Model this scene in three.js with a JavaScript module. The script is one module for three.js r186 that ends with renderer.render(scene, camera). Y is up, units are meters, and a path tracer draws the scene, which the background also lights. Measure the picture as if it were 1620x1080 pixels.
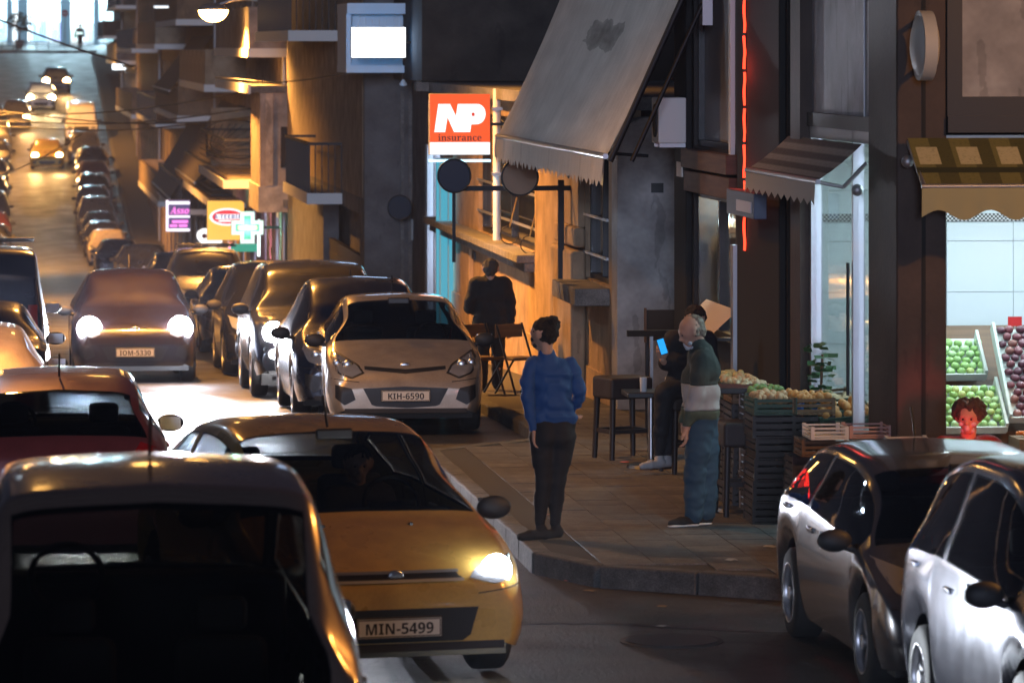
import * as THREE from 'three';
import { mergeGeometries, mergeVertices } from 'three/addons/utils/BufferGeometryUtils.js';
import { RoundedBoxGeometry } from 'three/addons/geometries/RoundedBoxGeometry.js';
import { ImprovedNoise } from 'three/addons/math/ImprovedNoise.js';
import { RectAreaLightUniformsLib } from 'three/addons/lights/RectAreaLightUniformsLib.js';

// ---------- camera, sky, cool fill light, exposure ----------
// X = metres to the right of the lens across the street, Y up, Z = minus the distance u up the street.
const FPX = 7000, CY = 4.11, PX0 = 810, PY0 = 70, TH = 6.5 * Math.PI / 180;
const scene = new THREE.Scene();
const renderer = new THREE.WebGLRenderer({ antialias: true });
renderer.toneMapping = THREE.LinearToneMapping;
renderer.toneMappingExposure = 1.25;
renderer.shadowMap.enabled = true;
const camera = new THREE.PerspectiveCamera(2 * Math.atan(540 / FPX) * 180 / Math.PI, 1.5, 0.5, 2500);
camera.position.set(0, CY, 0);
camera.rotation.y = -TH;
camera.setViewOffset(1620, 1080, 0, 470, 1620, 1080);   // lens shifted down, verticals stay vertical
camera.focus = 43; camera.userData.fStop = 4.2;
scene.add(camera);
{ // night sky over a town: a little blue overhead, a dull warm glow low down
  const W = 64, H = 32, a = new Float32Array(W * H * 4);
  for (let j = 0; j < H; j++) for (let i = 0; i < W; i++) {
    const e = Math.max(0, (j + .5) / H * 2 - 1), k = (j * W + i) * 4, g = Math.exp(-e * 5);
    a[k] = .0065 + .008 * g; a[k + 1] = .009 + .006 * g; a[k + 2] = .019 + .003 * g; a[k + 3] = 1;
  }
  const t = new THREE.DataTexture(a, W, H, THREE.RGBAFormat, THREE.FloatType);
  t.mapping = THREE.EquirectangularReflectionMapping; t.magFilter = THREE.LinearFilter; t.needsUpdate = true;
  scene.background = t; scene.environment = t;
}
const coolFill = new THREE.DirectionalLight(new THREE.Color(.62, .72, 1), .62);  // added cool fill from behind the lens, in place of lamps and headlights there
coolFill.position.set(-11, 8.5, 60); coolFill.target.position.set(4, 0, -45); coolFill.shadow.radius = 12; coolFill.castShadow = true;
Object.assign(coolFill.shadow.camera, { left: -60, right: 60, top: 60, bottom: -60, far: 300 });
scene.add(coolFill, coolFill.target);
RectAreaLightUniformsLib.init();
scene.fog = new THREE.FogExp2(new THREE.Color(.75, .8, 1), .0003);   // thin haze added so lamps and headlights get a halo

// ---------- picking positions ----------
function at(px, py, d) {                       // a pixel's ray at depth d from the lens
  const x = (px - PX0) * d / FPX;
  return { v: x * Math.cos(TH) + d * Math.sin(TH), u: d * Math.cos(TH) - x * Math.sin(TH), y: CY - (py - PY0) * d / FPX };
}
function uOn(px, v) { return v / Math.tan(TH + Math.atan((px - PX0) / FPX)); }        // where a pixel column meets the plane X = v
function vOn(px, u) { return u * Math.tan(TH + Math.atan((px - PX0) / FPX)); }
function dep(v, u) { return u * Math.cos(TH) + v * Math.sin(TH); }
function yAt(py, v, u) { return CY - (py - PY0) * dep(v, u) / FPX; }
// street profile: level, down into a dip, then up the far hill
const RK = [[-40, 1], [12, .6], [18, .36], [23, .15], [28, 0], [40, -.03], [47, -.1], [60, -.5], [80, -1.25], [120, -2.85], [160, -4.35], [185, -5.1], [200, -4.75], [230, -2.5], [290, 2.7], [310, 3.75], [330, 4.0], [600, 5]];
function pchip(K) {
  const n = K.length, h = [], s = [], m = [];
  for (let i = 0; i < n - 1; i++) { h[i] = K[i + 1][0] - K[i][0]; s[i] = (K[i + 1][1] - K[i][1]) / h[i]; }
  m[0] = s[0]; m[n - 1] = s[n - 2];
  for (let i = 1; i < n - 1; i++) m[i] = s[i - 1] * s[i] <= 0 ? 0 : 2 / (1 / s[i - 1] + 1 / s[i]);
  return x => {
    if (x <= K[0][0]) return K[0][1]; if (x >= K[n - 1][0]) return K[n - 1][1];
    let i = 0; while (x > K[i + 1][0]) i++;
    const t = (x - K[i][0]) / h[i], t2 = t * t, t3 = t2 * t;
    return (2 * t3 - 3 * t2 + 1) * K[i][1] + (t3 - 2 * t2 + t) * h[i] * m[i] + (-2 * t3 + 3 * t2) * K[i + 1][1] + (t3 - t2) * h[i] * m[i + 1];
  };
}
const R = pchip(RK);
const KH = pchip([[-40, .17], [43, .17], [50, .12], [400, .12]]);
const pave = u => R(u) + KH(u);

// ---------- random, noise, textures ----------
let seed = 7;
const rnd = (a = 0, b = 1) => { seed = (seed * 1664525 + 1013904223) >>> 0; return a + (b - a) * seed / 4294967296; };
const NZ = new ImprovedNoise();
const fbm = (x, y, z, o = 4) => { let s = 0, a = .5, f = 1; for (let i = 0; i < o; i++) { s += a * NZ.noise(x * f, y * f, z * f); a *= .5; f *= 2.03; } return s; };
function tileNoise(x, y, p, z, o = 4) {        // noise that repeats every p
  const w = (t) => t / p;
  const fx = w(x), fy = w(y);
  const A = fbm(x, y, z, o), B = fbm(x - p, y, z, o), C = fbm(x, y - p, z, o), D = fbm(x - p, y - p, z, o);
  return A * (1 - fx) * (1 - fy) + B * fx * (1 - fy) + C * (1 - fx) * fy + D * fx * fy;
}
function dataTex(N, fn, srgb = true, rep = 1) {
  const a = new Uint8Array(N * N * 4);
  for (let j = 0; j < N; j++) for (let i = 0; i < N; i++) {
    const c = fn(i / N, j / N), k = (j * N + i) * 4;
    for (let q = 0; q < 3; q++) a[k + q] = Math.max(0, Math.min(255, 255 * (Array.isArray(c) ? c[q] : c)));
    a[k + 3] = 255;
  }
  const t = new THREE.DataTexture(a, N, N);
  t.wrapS = t.wrapT = THREE.RepeatWrapping; t.magFilter = THREE.LinearFilter; t.minFilter = THREE.LinearMipmapLinearFilter; t.generateMipmaps = true;
  if (srgb) t.colorSpace = THREE.SRGBColorSpace;
  t.repeat.set(rep, rep); t.needsUpdate = true; return t;
}
const again = (t, r, s = r) => { const c = t.clone(); c.repeat.set(r, s); c.needsUpdate = true; return c; };
const plasterT = dataTex(256, (x, y) => { const n = .82 + .5 * tileNoise(x * 6, y * 6, 6, 1) + .1 * tileNoise(x * 60, y * 60, 60, 2, 2), d = tileNoise(x * 12, y * 3, 12, 5); const s = d > .16 ? .88 : 1; return [n * s, n * s * .99, n * s * .97]; }, true, .35);
const plasterB = dataTex(256, (x, y) => .5 + .5 * tileNoise(x * 40, y * 40, 40, 3, 3), false, .5);
const asphaltT = dataTex(512, (x, y) => { const n = .62 + .5 * tileNoise(x * 5, y * 5, 5, 9) + .4 * (rnd() - .5), c = Math.abs(tileNoise(x * 4, y * 4, 4, 14)) < .008 ? .45 : 1; return [n * c, n * c, n * c * .98]; }, true, .25);
const asphaltR = dataTex(256, (x, y) => { const n = .5 + .8 * tileNoise(x * 5, y * 5, 5, 22); return [n, .62 + .45 * tileNoise(x * 7, y * 7, 7, 31), 0]; }, false, .13);
const asphaltB = dataTex(512, (x, y) => .5 + .4 * (rnd() - .5) + .5 * tileNoise(x * 60, y * 60, 60, 8, 2), false, .5);
const clothB = dataTex(128, (x, y) => .5 + .25 * Math.sin(x * 6.283 * 32) * Math.sin(y * 6.283 * 32) + .25 * (rnd() - .5), false, 8);
const stoneT = dataTex(256, (x, y) => { const n = .75 + .4 * tileNoise(x * 10, y * 10, 10, 41) + .25 * (rnd() - .5); return [n, n, n]; }, true, .5);
const woodT = dataTex(256, (x, y) => { const n = .75 + .3 * tileNoise(x * 2, y * 30, 30, 51, 3) ; return [n, n * .96, n * .9]; }, true, .7);
const leatherB = dataTex(128, (x, y) => .5 + .6 * tileNoise(x * 20, y * 20, 20, 61, 3), false, 2);
function canvasTex(w, h, draw) {
  const c = document.createElement('canvas'); c.width = w; c.height = h;
  draw(c.getContext('2d'), w, h);
  const t = new THREE.CanvasTexture(c); t.colorSpace = THREE.SRGBColorSpace; return t;
}
const C3 = (r, g, b) => new THREE.Color().setRGB(r, g, b);
function mat(r, g, b, rough = .8, o = {}) { return new THREE.MeshPhysicalMaterial({ color: C3(r, g, b), roughness: rough, ...o }); }
const plaster = (r, g, b, rough = .85) => mat(r, g, b, rough, { map: plasterT, bumpMap: plasterB, bumpScale: .006 });
const glow = (r, g, b, k = 1, o = {}) => new THREE.MeshStandardMaterial({ color: C3(.02, .02, .02), emissive: C3(r, g, b), emissiveIntensity: k, roughness: .6, ...o });
function glowMap(t, k) { return new THREE.MeshStandardMaterial({ color: C3(.03, .03, .03), emissive: C3(1, 1, 1), emissiveMap: t, emissiveIntensity: k, roughness: .5 }); }
const M = {
  asphalt: mat(.075, .072, .072, .85, { map: asphaltT, roughnessMap: asphaltR, bumpMap: asphaltB, bumpScale: .012 }),
  ground: mat(.06, .058, .055, .9, { map: again(asphaltT, .2) }),
  slab: mat(.17, .16, .155, .75, { map: stoneT, bumpMap: plasterB, bumpScale: .004 }),
  slabB: mat(.145, .138, .135, .8, { map: stoneT, bumpMap: plasterB, bumpScale: .004 }),
  slabC: mat(.2, .19, .18, .7, { map: stoneT, bumpMap: plasterB, bumpScale: .004 }),
  kerb: mat(.15, .147, .14, .85, { map: stoneT, bumpMap: plasterB, bumpScale: .008 }),
  joint: mat(.05, .047, .045, .95),
  black: mat(.012, .012, .013, .45),
  blackMatt: mat(.012, .012, .012, .85),
  iron: mat(.02, .02, .022, .5, { metalness: .6 }),
  steel: mat(.5, .52, .55, .3, { metalness: 1 }),
  galv: mat(.4, .41, .43, .5, { metalness: .9 }),
  alu: mat(.55, .56, .58, .35, { metalness: .9 }),
  white: mat(.72, .72, .7, .6),
  darkGlass: mat(.012, .014, .018, .08, { clearcoat: .4, clearcoatRoughness: .05 }),
  pane: mat(.9, .95, .95, .04, { transmission: 1, thickness: 0, ior: 1.45 }),
  room: mat(.32, .3, .28, .9, { map: plasterT }),
  rubber: mat(.015, .015, .015, .8),
  plastic: mat(.02, .02, .022, .6),
  wood: mat(.2, .11, .055, .6, { map: woodT }),
  concrete: mat(.3, .29, .28, .9, { map: stoneT, bumpMap: plasterB, bumpScale: .008 }),
};

// ---------- building objects ----------
const taken = {};
function numbered(n) { const k = taken[n] = (taken[n] ?? -1) + 1; return k ? `${n}_${String(k).padStart(3, '0')}` : n; }
function tag(o, label, category, group) { o.userData.label = label; o.userData.category = category; if (group) o.userData.group = group; return o; }
function thing(name, label, category, pos = [0, 0, 0], group) {
  const o = new THREE.Group(); o.name = numbered(name); o.position.set(...pos); scene.add(o);
  return tag(o, label, category, group);
}
function shade(o) { o.traverse(c => { if (c.isMesh) { c.castShadow = true; c.receiveShadow = true; } }); return o; }
const strip = g => { const q = g.index ? g.toNonIndexed() : g; for (const k of Object.keys(q.attributes)) if (!['position', 'normal', 'uv'].includes(k)) q.deleteAttribute(k); if (!q.attributes.uv) q.setAttribute('uv', new THREE.BufferAttribute(new Float32Array(q.attributes.position.count * 2), 2)); return q; };
function boxUV(g) {                            // texture coordinates in metres, by the way each face points
  const p = g.attributes.position, n = g.attributes.normal, uv = new Float32Array(p.count * 2);
  for (let i = 0; i < p.count; i++) {
    const ax = Math.abs(n.getX(i)), ay = Math.abs(n.getY(i)), az = Math.abs(n.getZ(i));
    if (ax >= ay && ax >= az) { uv[2 * i] = p.getZ(i); uv[2 * i + 1] = p.getY(i); }
    else if (ay >= az) { uv[2 * i] = p.getX(i); uv[2 * i + 1] = p.getZ(i); }
    else { uv[2 * i] = p.getX(i); uv[2 * i + 1] = p.getY(i); }
  }
  g.setAttribute('uv', new THREE.BufferAttribute(uv, 2)); return g;
}
const merge = a => (a.length === 1 ? strip(a[0]) : mergeGeometries(a.map(strip)));
// local: geometry already in the parent's own axes; world: geometry in street metres, moved into the root's axes
function part(parent, name, geos, m, o = {}) {
  let g = merge(Array.isArray(geos) ? geos : [geos]);
  let r = parent; while (r.parent && r.parent !== scene) r = r.parent;
  if (o.world !== false && r.position && r !== scene) g.translate(-r.position.x, -r.position.y, -r.position.z);
  if (!o.uv) boxUV(g);
  const q = new THREE.Mesh(g, m); q.name = parent === scene ? numbered(name) : name; parent.add(q);
  q.castShadow = q.receiveShadow = true;
  if (o.label) q.userData.label = o.label;
  return q;
}
const local = (p, n, g, m, o = {}) => part(p, n, g, m, { ...o, world: false });
function struct(name, geos, m, parent = scene, o = {}) { const q = part(parent, name, geos, m, { world: false, ...o }); if (parent === scene) q.userData.kind = 'structure'; return q; }
function bx(x0, x1, y0, y1, z0, z1, r = 0) {
  const w = Math.abs(x1 - x0), h = Math.abs(y1 - y0), d = Math.abs(z1 - z0);
  const g = r ? new RoundedBoxGeometry(w, h, d, 2, Math.min(r, w / 2.01, h / 2.01, d / 2.01)) : new THREE.BoxGeometry(w, h, d);
  g.translate((x0 + x1) / 2, (y0 + y1) / 2, (z0 + z1) / 2); return g;
}
const bu = (v0, v1, y0, y1, u0, u1, r = 0) => bx(v0, v1, y0, y1, -u1, -u0, r);
function rod(a, b, r, seg = 8, r2 = r) {
  const A = new THREE.Vector3(...a), B = new THREE.Vector3(...b), d = B.clone().sub(A), g = new THREE.CylinderGeometry(r2, r, d.length(), seg);
  g.applyQuaternion(new THREE.Quaternion().setFromUnitVectors(new THREE.Vector3(0, 1, 0), d.clone().normalize()));
  g.translate((A.x + B.x) / 2, (A.y + B.y) / 2, (A.z + B.z) / 2); return g;
}
function tube(pts, r, n = 24, seg = 6) { return new THREE.TubeGeometry(new THREE.CatmullRomCurve3(pts.map(p => new THREE.Vector3(...p))), n, r, seg); }
function sheet(nu, nv, f, flip = false) {      // grid surface from f(s, t)
  const p = [], idx = [], uv = [];
  for (let j = 0; j <= nv; j++) for (let i = 0; i <= nu; i++) { const q = f(i / nu, j / nv); p.push(...q); uv.push(i / nu, j / nv); }
  for (let j = 0; j < nv; j++) for (let i = 0; i < nu; i++) { const a = j * (nu + 1) + i, b = a + 1, c = a + nu + 1, d = c + 1; flip ? idx.push(a, c, b, b, c, d) : idx.push(a, b, c, b, d, c); }
  const g = new THREE.BufferGeometry(); g.setAttribute('position', new THREE.Float32BufferAttribute(p, 3)); g.setAttribute('uv', new THREE.Float32BufferAttribute(uv, 2)); g.setIndex(idx); g.computeVertexNormals(); return g;
}
function cells(a0, a1, y0, y1, holes) {        // a rectangle less its holes, as rectangles
  const cut = [...new Set([a0, a1, ...holes.flatMap(h => [h[0], h[1]])])].filter(x => x >= a0 && x <= a1).sort((p, q) => p - q), out = [];
  for (let i = 0; i < cut.length - 1; i++) {
    const m = (cut[i] + cut[i + 1]) / 2, hs = holes.filter(h => h[0] < m && h[1] > m).sort((p, q) => p[2] - q[2]); let y = y0;
    for (const h of hs) { if (h[2] > y + 1e-4) out.push([cut[i], cut[i + 1], y, h[2]]); y = Math.max(y, h[3]); }
    if (y < y1 - 1e-4) out.push([cut[i], cut[i + 1], y, y1]);
  }
  return out;
}
const streetWall = (v, t, u0, u1, y0, y1, holes = []) => cells(u0, u1, y0, y1, holes).map(c => bu(v, v + t, c[2], c[3], c[0], c[1]));
const crossWall = (u, t, v0, v1, y0, y1, holes = []) => cells(v0, v1, y0, y1, holes).map(c => bu(c[0], c[1], c[2], c[3], u, u + t));
const P2 = (...a) => { const r = []; for (let i = 0; i < a.length; i += 2) r.push([a[i], a[i + 1]]); return r; };
// ---------- ground, road, pavements ----------
const us = []; for (let u = -40; u < 60; u += 2.5) us.push(u); for (let u = 60; u < 340; u += 5) us.push(u); us.push(340, 420, 600);
const ribbon = (va, vb, ua, ub, f, nv = 2) => { const L = us.filter(u => u > ua && u < ub); L.unshift(ua); L.push(ub); return sheet(nv, L.length - 1, (s, t) => { const u = L[Math.round(t * (L.length - 1))]; return [va + (vb - va) * s, f(u), -u]; }); };
struct('ground', ribbon(-260, 260, -40, 600, u => R(u) - .04), M.ground);
struct('road', [ribbon(-2.3, 30, -40, 34, R, 6), ribbon(-2.3, 5.5, 34, 297, R, 6)], M.asphalt);
struct('square', ribbon(-40, 40, 297, 345, u => R(u) + .004, 8), M.asphalt);
struct('road_seam', [sheet(30, 1, (s, t) => { const v = 3.6 + 3.2 * s, u = 31.2 - .9 * s + .12 * Math.sin(s * 9) + t * .05; return [v, R(u) + .004, -u]; })], mat(.02, .02, .02, .35));
// pavement: a bed with every slab laid on it
const bulb = u => (u > 45 ? 5.5 : u > 43.4 ? 4.05 + (u - 43.4) / 1.6 * 1.45 : u > 34.2 ? 4.05 : u > 33.3 ? 4.05 + (34.2 - u) * .36 : 4.4 + (33.3 - u) * 1.3);
const paveRoot = new THREE.Group(); paveRoot.name = 'pavement'; paveRoot.userData.kind = 'structure'; scene.add(paveRoot);
{
  const L = []; for (let u = 32.4; u < 50; u += .2) L.push(u); for (let u = 50; u <= 300; u += 2.5) L.push(u);
  local(paveRoot, 'bed', [sheet(4, L.length - 1, (s, t) => { const u = L[Math.round(t * (L.length - 1))], a = bulb(u) + .12; return [a + (7.6 - a) * s, pave(u) - (u < 50 ? .012 : 0), -u]; }), ribbon(6.9, 16, 32.4, 34.05, u => pave(u) - .012)], M.joint);
  const g = [new THREE.BoxGeometry(.392, .05, .392), new THREE.BoxGeometry(.392, .05, .392), new THREE.BoxGeometry(.392, .05, .392)].map(q => boxUV(q)), ms = [M.slab, M.slabB, M.slabC];
  g.forEach((q, i) => { const uv = q.attributes.uv; for (let k = 0; k < uv.count; k++) uv.setXY(k, uv.getX(k) + i * .37, uv.getY(k) + i * .61); });
  const lay = (v, u, m, w = .392) => { const o = new THREE.Mesh(g[Math.floor(rnd(0, 3))], m); o.name = 'paving_slab'; o.position.set(v, pave(u) - .025 + rnd(-.002, .002), -u); o.rotation.set(Math.atan((R(u + .5) - R(u - .5))) + rnd(-.004, .004), 0, rnd(-.004, .004)); o.receiveShadow = o.castShadow = true; paveRoot.add(o); };
  for (let u = 32.75; u < 50; u += .4) for (let v = 6.7; v > 4; v -= .4) { if (v - .2 < bulb(u) + .12 || v - .2 < bulb(u - .2) + .12) continue; lay(v, u, u < 33.6 ? M.slabC : ms[rnd() < .6 ? 0 : rnd() < .7 ? 1 : 2]); }
  for (let u = 32.75; u < 34; u += .4) for (let v = 7.1; v < 10; v += .4) lay(v, u, u < 33.6 ? M.slabC : M.slab);
  const kerbRun = pts => { // kerb stones one metre long along a line
    for (let i = 0; i < pts.length - 1; i++) {
      const [v0, u0] = pts[i], [v1, u1] = pts[i + 1], l = Math.hypot(v1 - v0, u1 - u0), n = Math.max(1, Math.round(l / .9));
      for (let k = 0; k < n; k++) {
        const t = (k + .5) / n, v = v0 + (v1 - v0) * t, u = u0 + (u1 - u0) * t, o = new THREE.Mesh(boxUV(strip(new RoundedBoxGeometry(.16, .3, l / n - .012, 2, .02))), M.kerb);
        o.name = 'kerb_stone'; o.position.set(v, pave(u) - .146 + rnd(-.006, .006), -u); o.rotation.set(0, Math.atan2(v1 - v0, -(u1 - u0)), 0); o.receiveShadow = o.castShadow = true; paveRoot.add(o);
      }
    }
  };
  kerbRun([[9, 32.35], [5.85, 32.35], [4.5, 33.35], [4.14, 34.25], [4.14, 43.4], [5.58, 45], [5.58, 62]]);
  local(paveRoot, 'kerb', ribbon(5.5, 5.66, 62, 298, u => pave(u) + .004), M.kerb);
  local(paveRoot, 'kerb_face', sheet(1, 60, (s, t) => { const u = 62 + 236 * t; return [5.5, R(u) - .05 + s * (KH(u) + .054), -u]; }), M.kerb);
}
// ---------- building helpers ----------
function streetWin(root, u0, u1, y0, y1, v, o = {}) {        // window in a street-side wall: frame, pane, sill
  const f = .06, dp = .14, fr = part(root, 'window', [bu(v + .04, v + dp, y0, y1, u0, u0 + f), bu(v + .04, v + dp, y0, y1, u1 - f, u1), bu(v + .04, v + dp, y0, y0 + f, u0 + f, u1 - f), bu(v + .04, v + dp, y1 - f, y1, u0 + f, u1 - f), ...(o.mid ? [bu(v + .05, v + dp, y0 + f, y1 - f, (u0 + u1) / 2 - .03, (u0 + u1) / 2 + .03)] : [])], o.frame ?? M.wood);
  part(fr, 'pane', bu(v + .1, v + .11, y0 + f, y1 - f, u0 + f, u1 - f), o.pane ?? M.darkGlass);
  if (o.sill) part(fr, 'sill', bu(v - .08, v + .05, y0 - .06, y0, u0 - .05, u1 + .05), M.concrete);
  return fr;
}
function balcony(root, u0, u1, v, dp, y, style, m, m2 = M.iron) {
  const b = part(root, 'balcony', bu(v - dp, v, y - .16, y, u0, u1), m), h = .95;
  part(b, 'slab_edge', [bu(v - dp - .03, v - dp, y - .18, y + .02, u0 - .03, u1 + .03), bu(v - dp, v, y - .18, y + .02, u0 - .03, u0)], M.white);
  if (style === 'solid') { part(b, 'parapet', [bu(v - dp, v - dp + .1, y, y + h, u0, u1), bu(v - dp + .1, v, y, y + h, u0, u0 + .1), bu(v - dp + .1, v, y, y + h, u1 - .1, u1)], m2); }
  else {
    const a = [bu(v - dp, v - dp + .05, y + h - .05, y + h, u0, u1), bu(v - dp + .05, v, y + h - .05, y + h, u0, u0 + .05), bu(v - dp + .05, v, y + h - .05, y + h, u1 - .05, u1)];
    part(b, 'handrail', a, m2);
    const r = [];
    if (style === 'bars') { for (let u = u0 + .02; u < u1; u += .14) r.push(bu(v - dp + .015, v - dp + .035, y, y + h - .05, u, u + .02)); for (let x = v - dp + .12; x < v; x += .12) r.push(bu(x, x + .02, y, y + h - .05, u0 + .015, u0 + .035)); }
    else for (let k = 1; k < 6; k++) r.push(bu(v - dp + .01, v - dp + .03, y + k * .15, y + k * .15 + .025, u0, u1), bu(v - dp + .03, v, y + k * .15, y + k * .15 + .025, u0 + .01, u0 + .03));
    part(b, 'railing', r, m2);
  }
  return b;
}
function fabricAwning(label, u0, u1, vt, yt, vb, yb, m, val = .2, group) {
  const a = thing('awning', label, 'awning', [vb, yb, -(u0 + u1) / 2], group);
  part(a, 'fabric', sheet(24, 8, (s, t) => [vb + (vt - vb) * t, yb + (yt - yb) * t - .06 * Math.sin(Math.PI * t) + .008 * Math.sin(s * 60), -(u0 + (u1 - u0) * s)]), m);
  part(a, 'valance', sheet(60, 3, (s, t) => [vb - .01 - .015 * t * Math.sin(s * 55), yb - t * (val + .02 * Math.sin(s * 140)), -(u0 + (u1 - u0) * s)]), m);
  part(a, 'front_bar', rod([vb, yb, -u0], [vb, yb, -u1], .025), M.galv);
  for (const u of [u0 + .05, u1 - .05]) part(a, 'arm', rod([vb, yb, -u], [vt, yb + (yt - yb) * .25, -u], .018, 6), M.iron);
  return a;
}
function acUnit(label, v, y, u, group) {
  const a = thing('air_conditioner', label, 'air conditioner', [v, y, -u], group);
  local(a, 'casing', bx(-.32, 0, 0, .55, -.4, .4, .02), M.white); local(a, 'fan_grille', new THREE.CylinderGeometry(.2, .2, .02, 20).rotateZ(Math.PI / 2).translate(-.33, .27, .1), M.plastic);
  for (const z of [-.3, .3]) local(a, 'bracket', bx(-.3, 0, -.05, -.002, z - .02, z + .02), M.galv);
  return a;
}
// ---------- corner greengrocer ----------
const brown = mat(.075, .05, .04, .7, { map: plasterT, bumpMap: plasterB, bumpScale: .006 });
{
  const g0 = pave(34), s = thing('corner_building', 'brown corner building housing the brightly lit greengrocer shop', 'building', [8, g0, -36]);
  part(s, 'corner_column', bu(6.9, 7.3, g0 - .2, 8, 34, 35.15, .02), brown);
  part(s, 'column_groove', [bu(7.1, 7.13, g0, 8, 33.992, 34.01)], M.blackMatt);
  part(s, 'column', bu(6.86, 7.0, g0 - .2, 8, 38.02, 38.5), brown);
  part(s, 'lintel', [bu(6.92, 7.1, 3.4, 3.52, 35.15, 38.02), bu(7.3, 13, 3.42, 3.55, 33.95, 34.15)], M.black);
  part(s, 'upper_window', bu(6.97, 7.0, 3.52, 8, 35.15, 38.02), mat(.62, .65, .74, .6, { map: plasterT }), { label: 'pale blind above the street-side shop window' });
  part(s, 'blind_seam', bu(6.955, 6.968, 3.52, 8, 35.62, 35.65), M.galv);
  part(s, 'upper_window', bu(7.42, 13, 3.7, 8, 34.12, 34.15), mat(.42, .42, .42, .75, { map: plasterT }), { label: 'wide blind above the shop front' });
  part(s, 'upper_frame', [bu(7.3, 7.42, 3.55, 8, 33.98, 34.2), bu(7.42, 13, 3.55, 3.7, 33.99, 34.2)], M.black);
  part(s, 'floor', bu(7.3, 13, g0 - .1, g0 + .01, 34.06, 38.5), mat(.4, .4, .38, .4));
  part(s, 'ceiling', bu(7.02, 13, 3.3, 3.395, 34.2, 38.4), M.white);
  const tileM = mat(.6, .65, .67, .25), joint = mat(.4, .42, .42, .8);
  const bw = part(s, 'back_wall', bu(7.02, 13, g0, 3.3, 38.36, 38.46), joint);
  const tg = boxUV(strip(new THREE.BoxGeometry(.595, .445, .02)));
  for (let i = 0; i < 8; i++) for (let j = 0; j < 8; j++) { const t = new THREE.Mesh(tg, tileM); t.name = 'wall_tile'; t.position.set(7.33 + i * .6 - 8, .35 + j * .45 - g0, -38.352 + 36 + rnd(-.001, .001)); if (t.position.y + g0 > 3.1) continue; bw.add(t); }
  part(s, 'tile_border', bu(7.05, 12.5, 2.55, 2.62, 38.325, 38.34), new THREE.MeshStandardMaterial({ roughness: .4, map: dataTex(32, (x, y) => (Math.floor(x * 4) + Math.floor(y * 4)) % 2 ? .25 : .75, true, 14) }));
  part(s, 'side_wall', bu(12.4, 12.6, g0, 3.3, 34.15, 38.36), tileM);
  part(s, 'wall_strip', bu(7.62, 7.67, 1.85, 2.4, 38.3, 38.33), mat(.5, .45, .25, .6)); part(s, 'socket', bu(8.07, 8.16, 2.0, 2.1, 38.3, 38.33), M.black);
  // street-side glass front with a pale metal frame
  const fr = part(s, 'shop_window_frame', [bu(6.94, 7.04, g0, 3.4, 35.16, 35.25), bu(6.94, 7.04, g0, 3.4, 36.0, 36.06), bu(6.94, 7.04, g0, 3.4, 37.92, 38.01), bu(6.94, 7.04, g0, g0 + .35, 35.25, 36.0), bu(6.94, 7.04, g0, g0 + .35, 36.06, 37.92), bu(6.94, 7.04, 3.3, 3.4, 35.25, 37.92)], M.alu);
  part(fr, 'pane', bu(6.985, 6.99, g0 + .35, 3.3, 35.25, 36.0), M.pane); part(fr, 'pane', bu(6.985, 6.99, g0 + .35, 3.3, 36.06, 37.92), M.pane);
  part(fr, 'door_handle', rod([6.92, 1.2, -36.12], [6.92, 2.3, -36.12], .015), M.black);
  part(s, 'upper_wall', bu(7.05, 13, 3.56, 8, 34.25, 38.5), M.room);
  for (let k = 0; k < 3; k++) {
    const v = 7.45 + k * 1.35, l = thing('ceiling_light', 'white fluorescent tube on the greengrocer ceiling', 'lamp', [v, 3.26, -36.2], 'greengrocer ceiling tubes');
    local(l, 'housing', bx(-.06, .06, -.005, .04, -1.5, 1.5), M.white); local(l, 'tube', rod([0, -.035, -1.45], [0, -.035, 1.45], .02), glow(.8, .95, 1, 12));
    const a = new THREE.RectAreaLight(C3(.72, .92, 1), 42, .12, 2.9); a.position.set(0, -.065, 0); a.rotation.x = -Math.PI / 2; a.name = 'tube_light'; l.add(a);
  }
  // checked awning over the shop front
  const chk = mat(1, 1, 1, .85, { map: canvasTex(256, 128, (c, w, h) => { c.fillStyle = '#4c4a22'; c.fillRect(0, 0, w, h); c.fillStyle = '#6e6a38'; for (let i = 0; i < 4; i++) c.fillRect(i * 64, 0, 32, h); c.fillStyle = '#b5ad84'; for (let i = 0; i < 4; i++) { c.fillRect(i * 64 + 8, 24, 34, 46); } c.fillStyle = '#2e3116'; c.fillRect(0, 78, w, 14); for (let k = 0; k < 1500; k++) { c.fillStyle = `rgba(20,20,10,${.15 * rnd()})`; c.fillRect(rnd(0, w), rnd(0, h), 3, 2); } }) });
  chk.map.wrapS = THREE.RepeatWrapping; const pale = mat(.34, .32, .17, .85, { bumpMap: clothB, bumpScale: .003 });
  const aw = thing('checked_awning', 'green and cream checked awning with a wavy edge over the greengrocer front', 'awning', [9, 2.9, -33.8]);
  const v0 = vOn(1457, 33.4), v1 = 12;
  { const g = sheet(40, 4, (a, t) => [v0 + (v1 - v0) * a, 3.02 + .36 * t, -(33.35 + .55 * t)]); const uv = g.attributes.uv; for (let i = 0; i < uv.count; i++) uv.setX(i, uv.getX(i) * (v1 - v0) / 1.28); part(aw, 'fabric', g, chk, { uv: true }); }
  part(aw, 'valance', sheet(120, 4, (a, t) => { const v = v0 + (v1 - v0) * a; return [v, 3.02 - t * (.22 + .04 * Math.cos(v * 15.5)), -(33.345 + .008 * Math.sin(v * 30) * t)]; }), pale);
  part(aw, 'front_bar', rod([v0, 3.02, -33.36], [v1, 3.02, -33.36], .02), M.galv);
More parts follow.
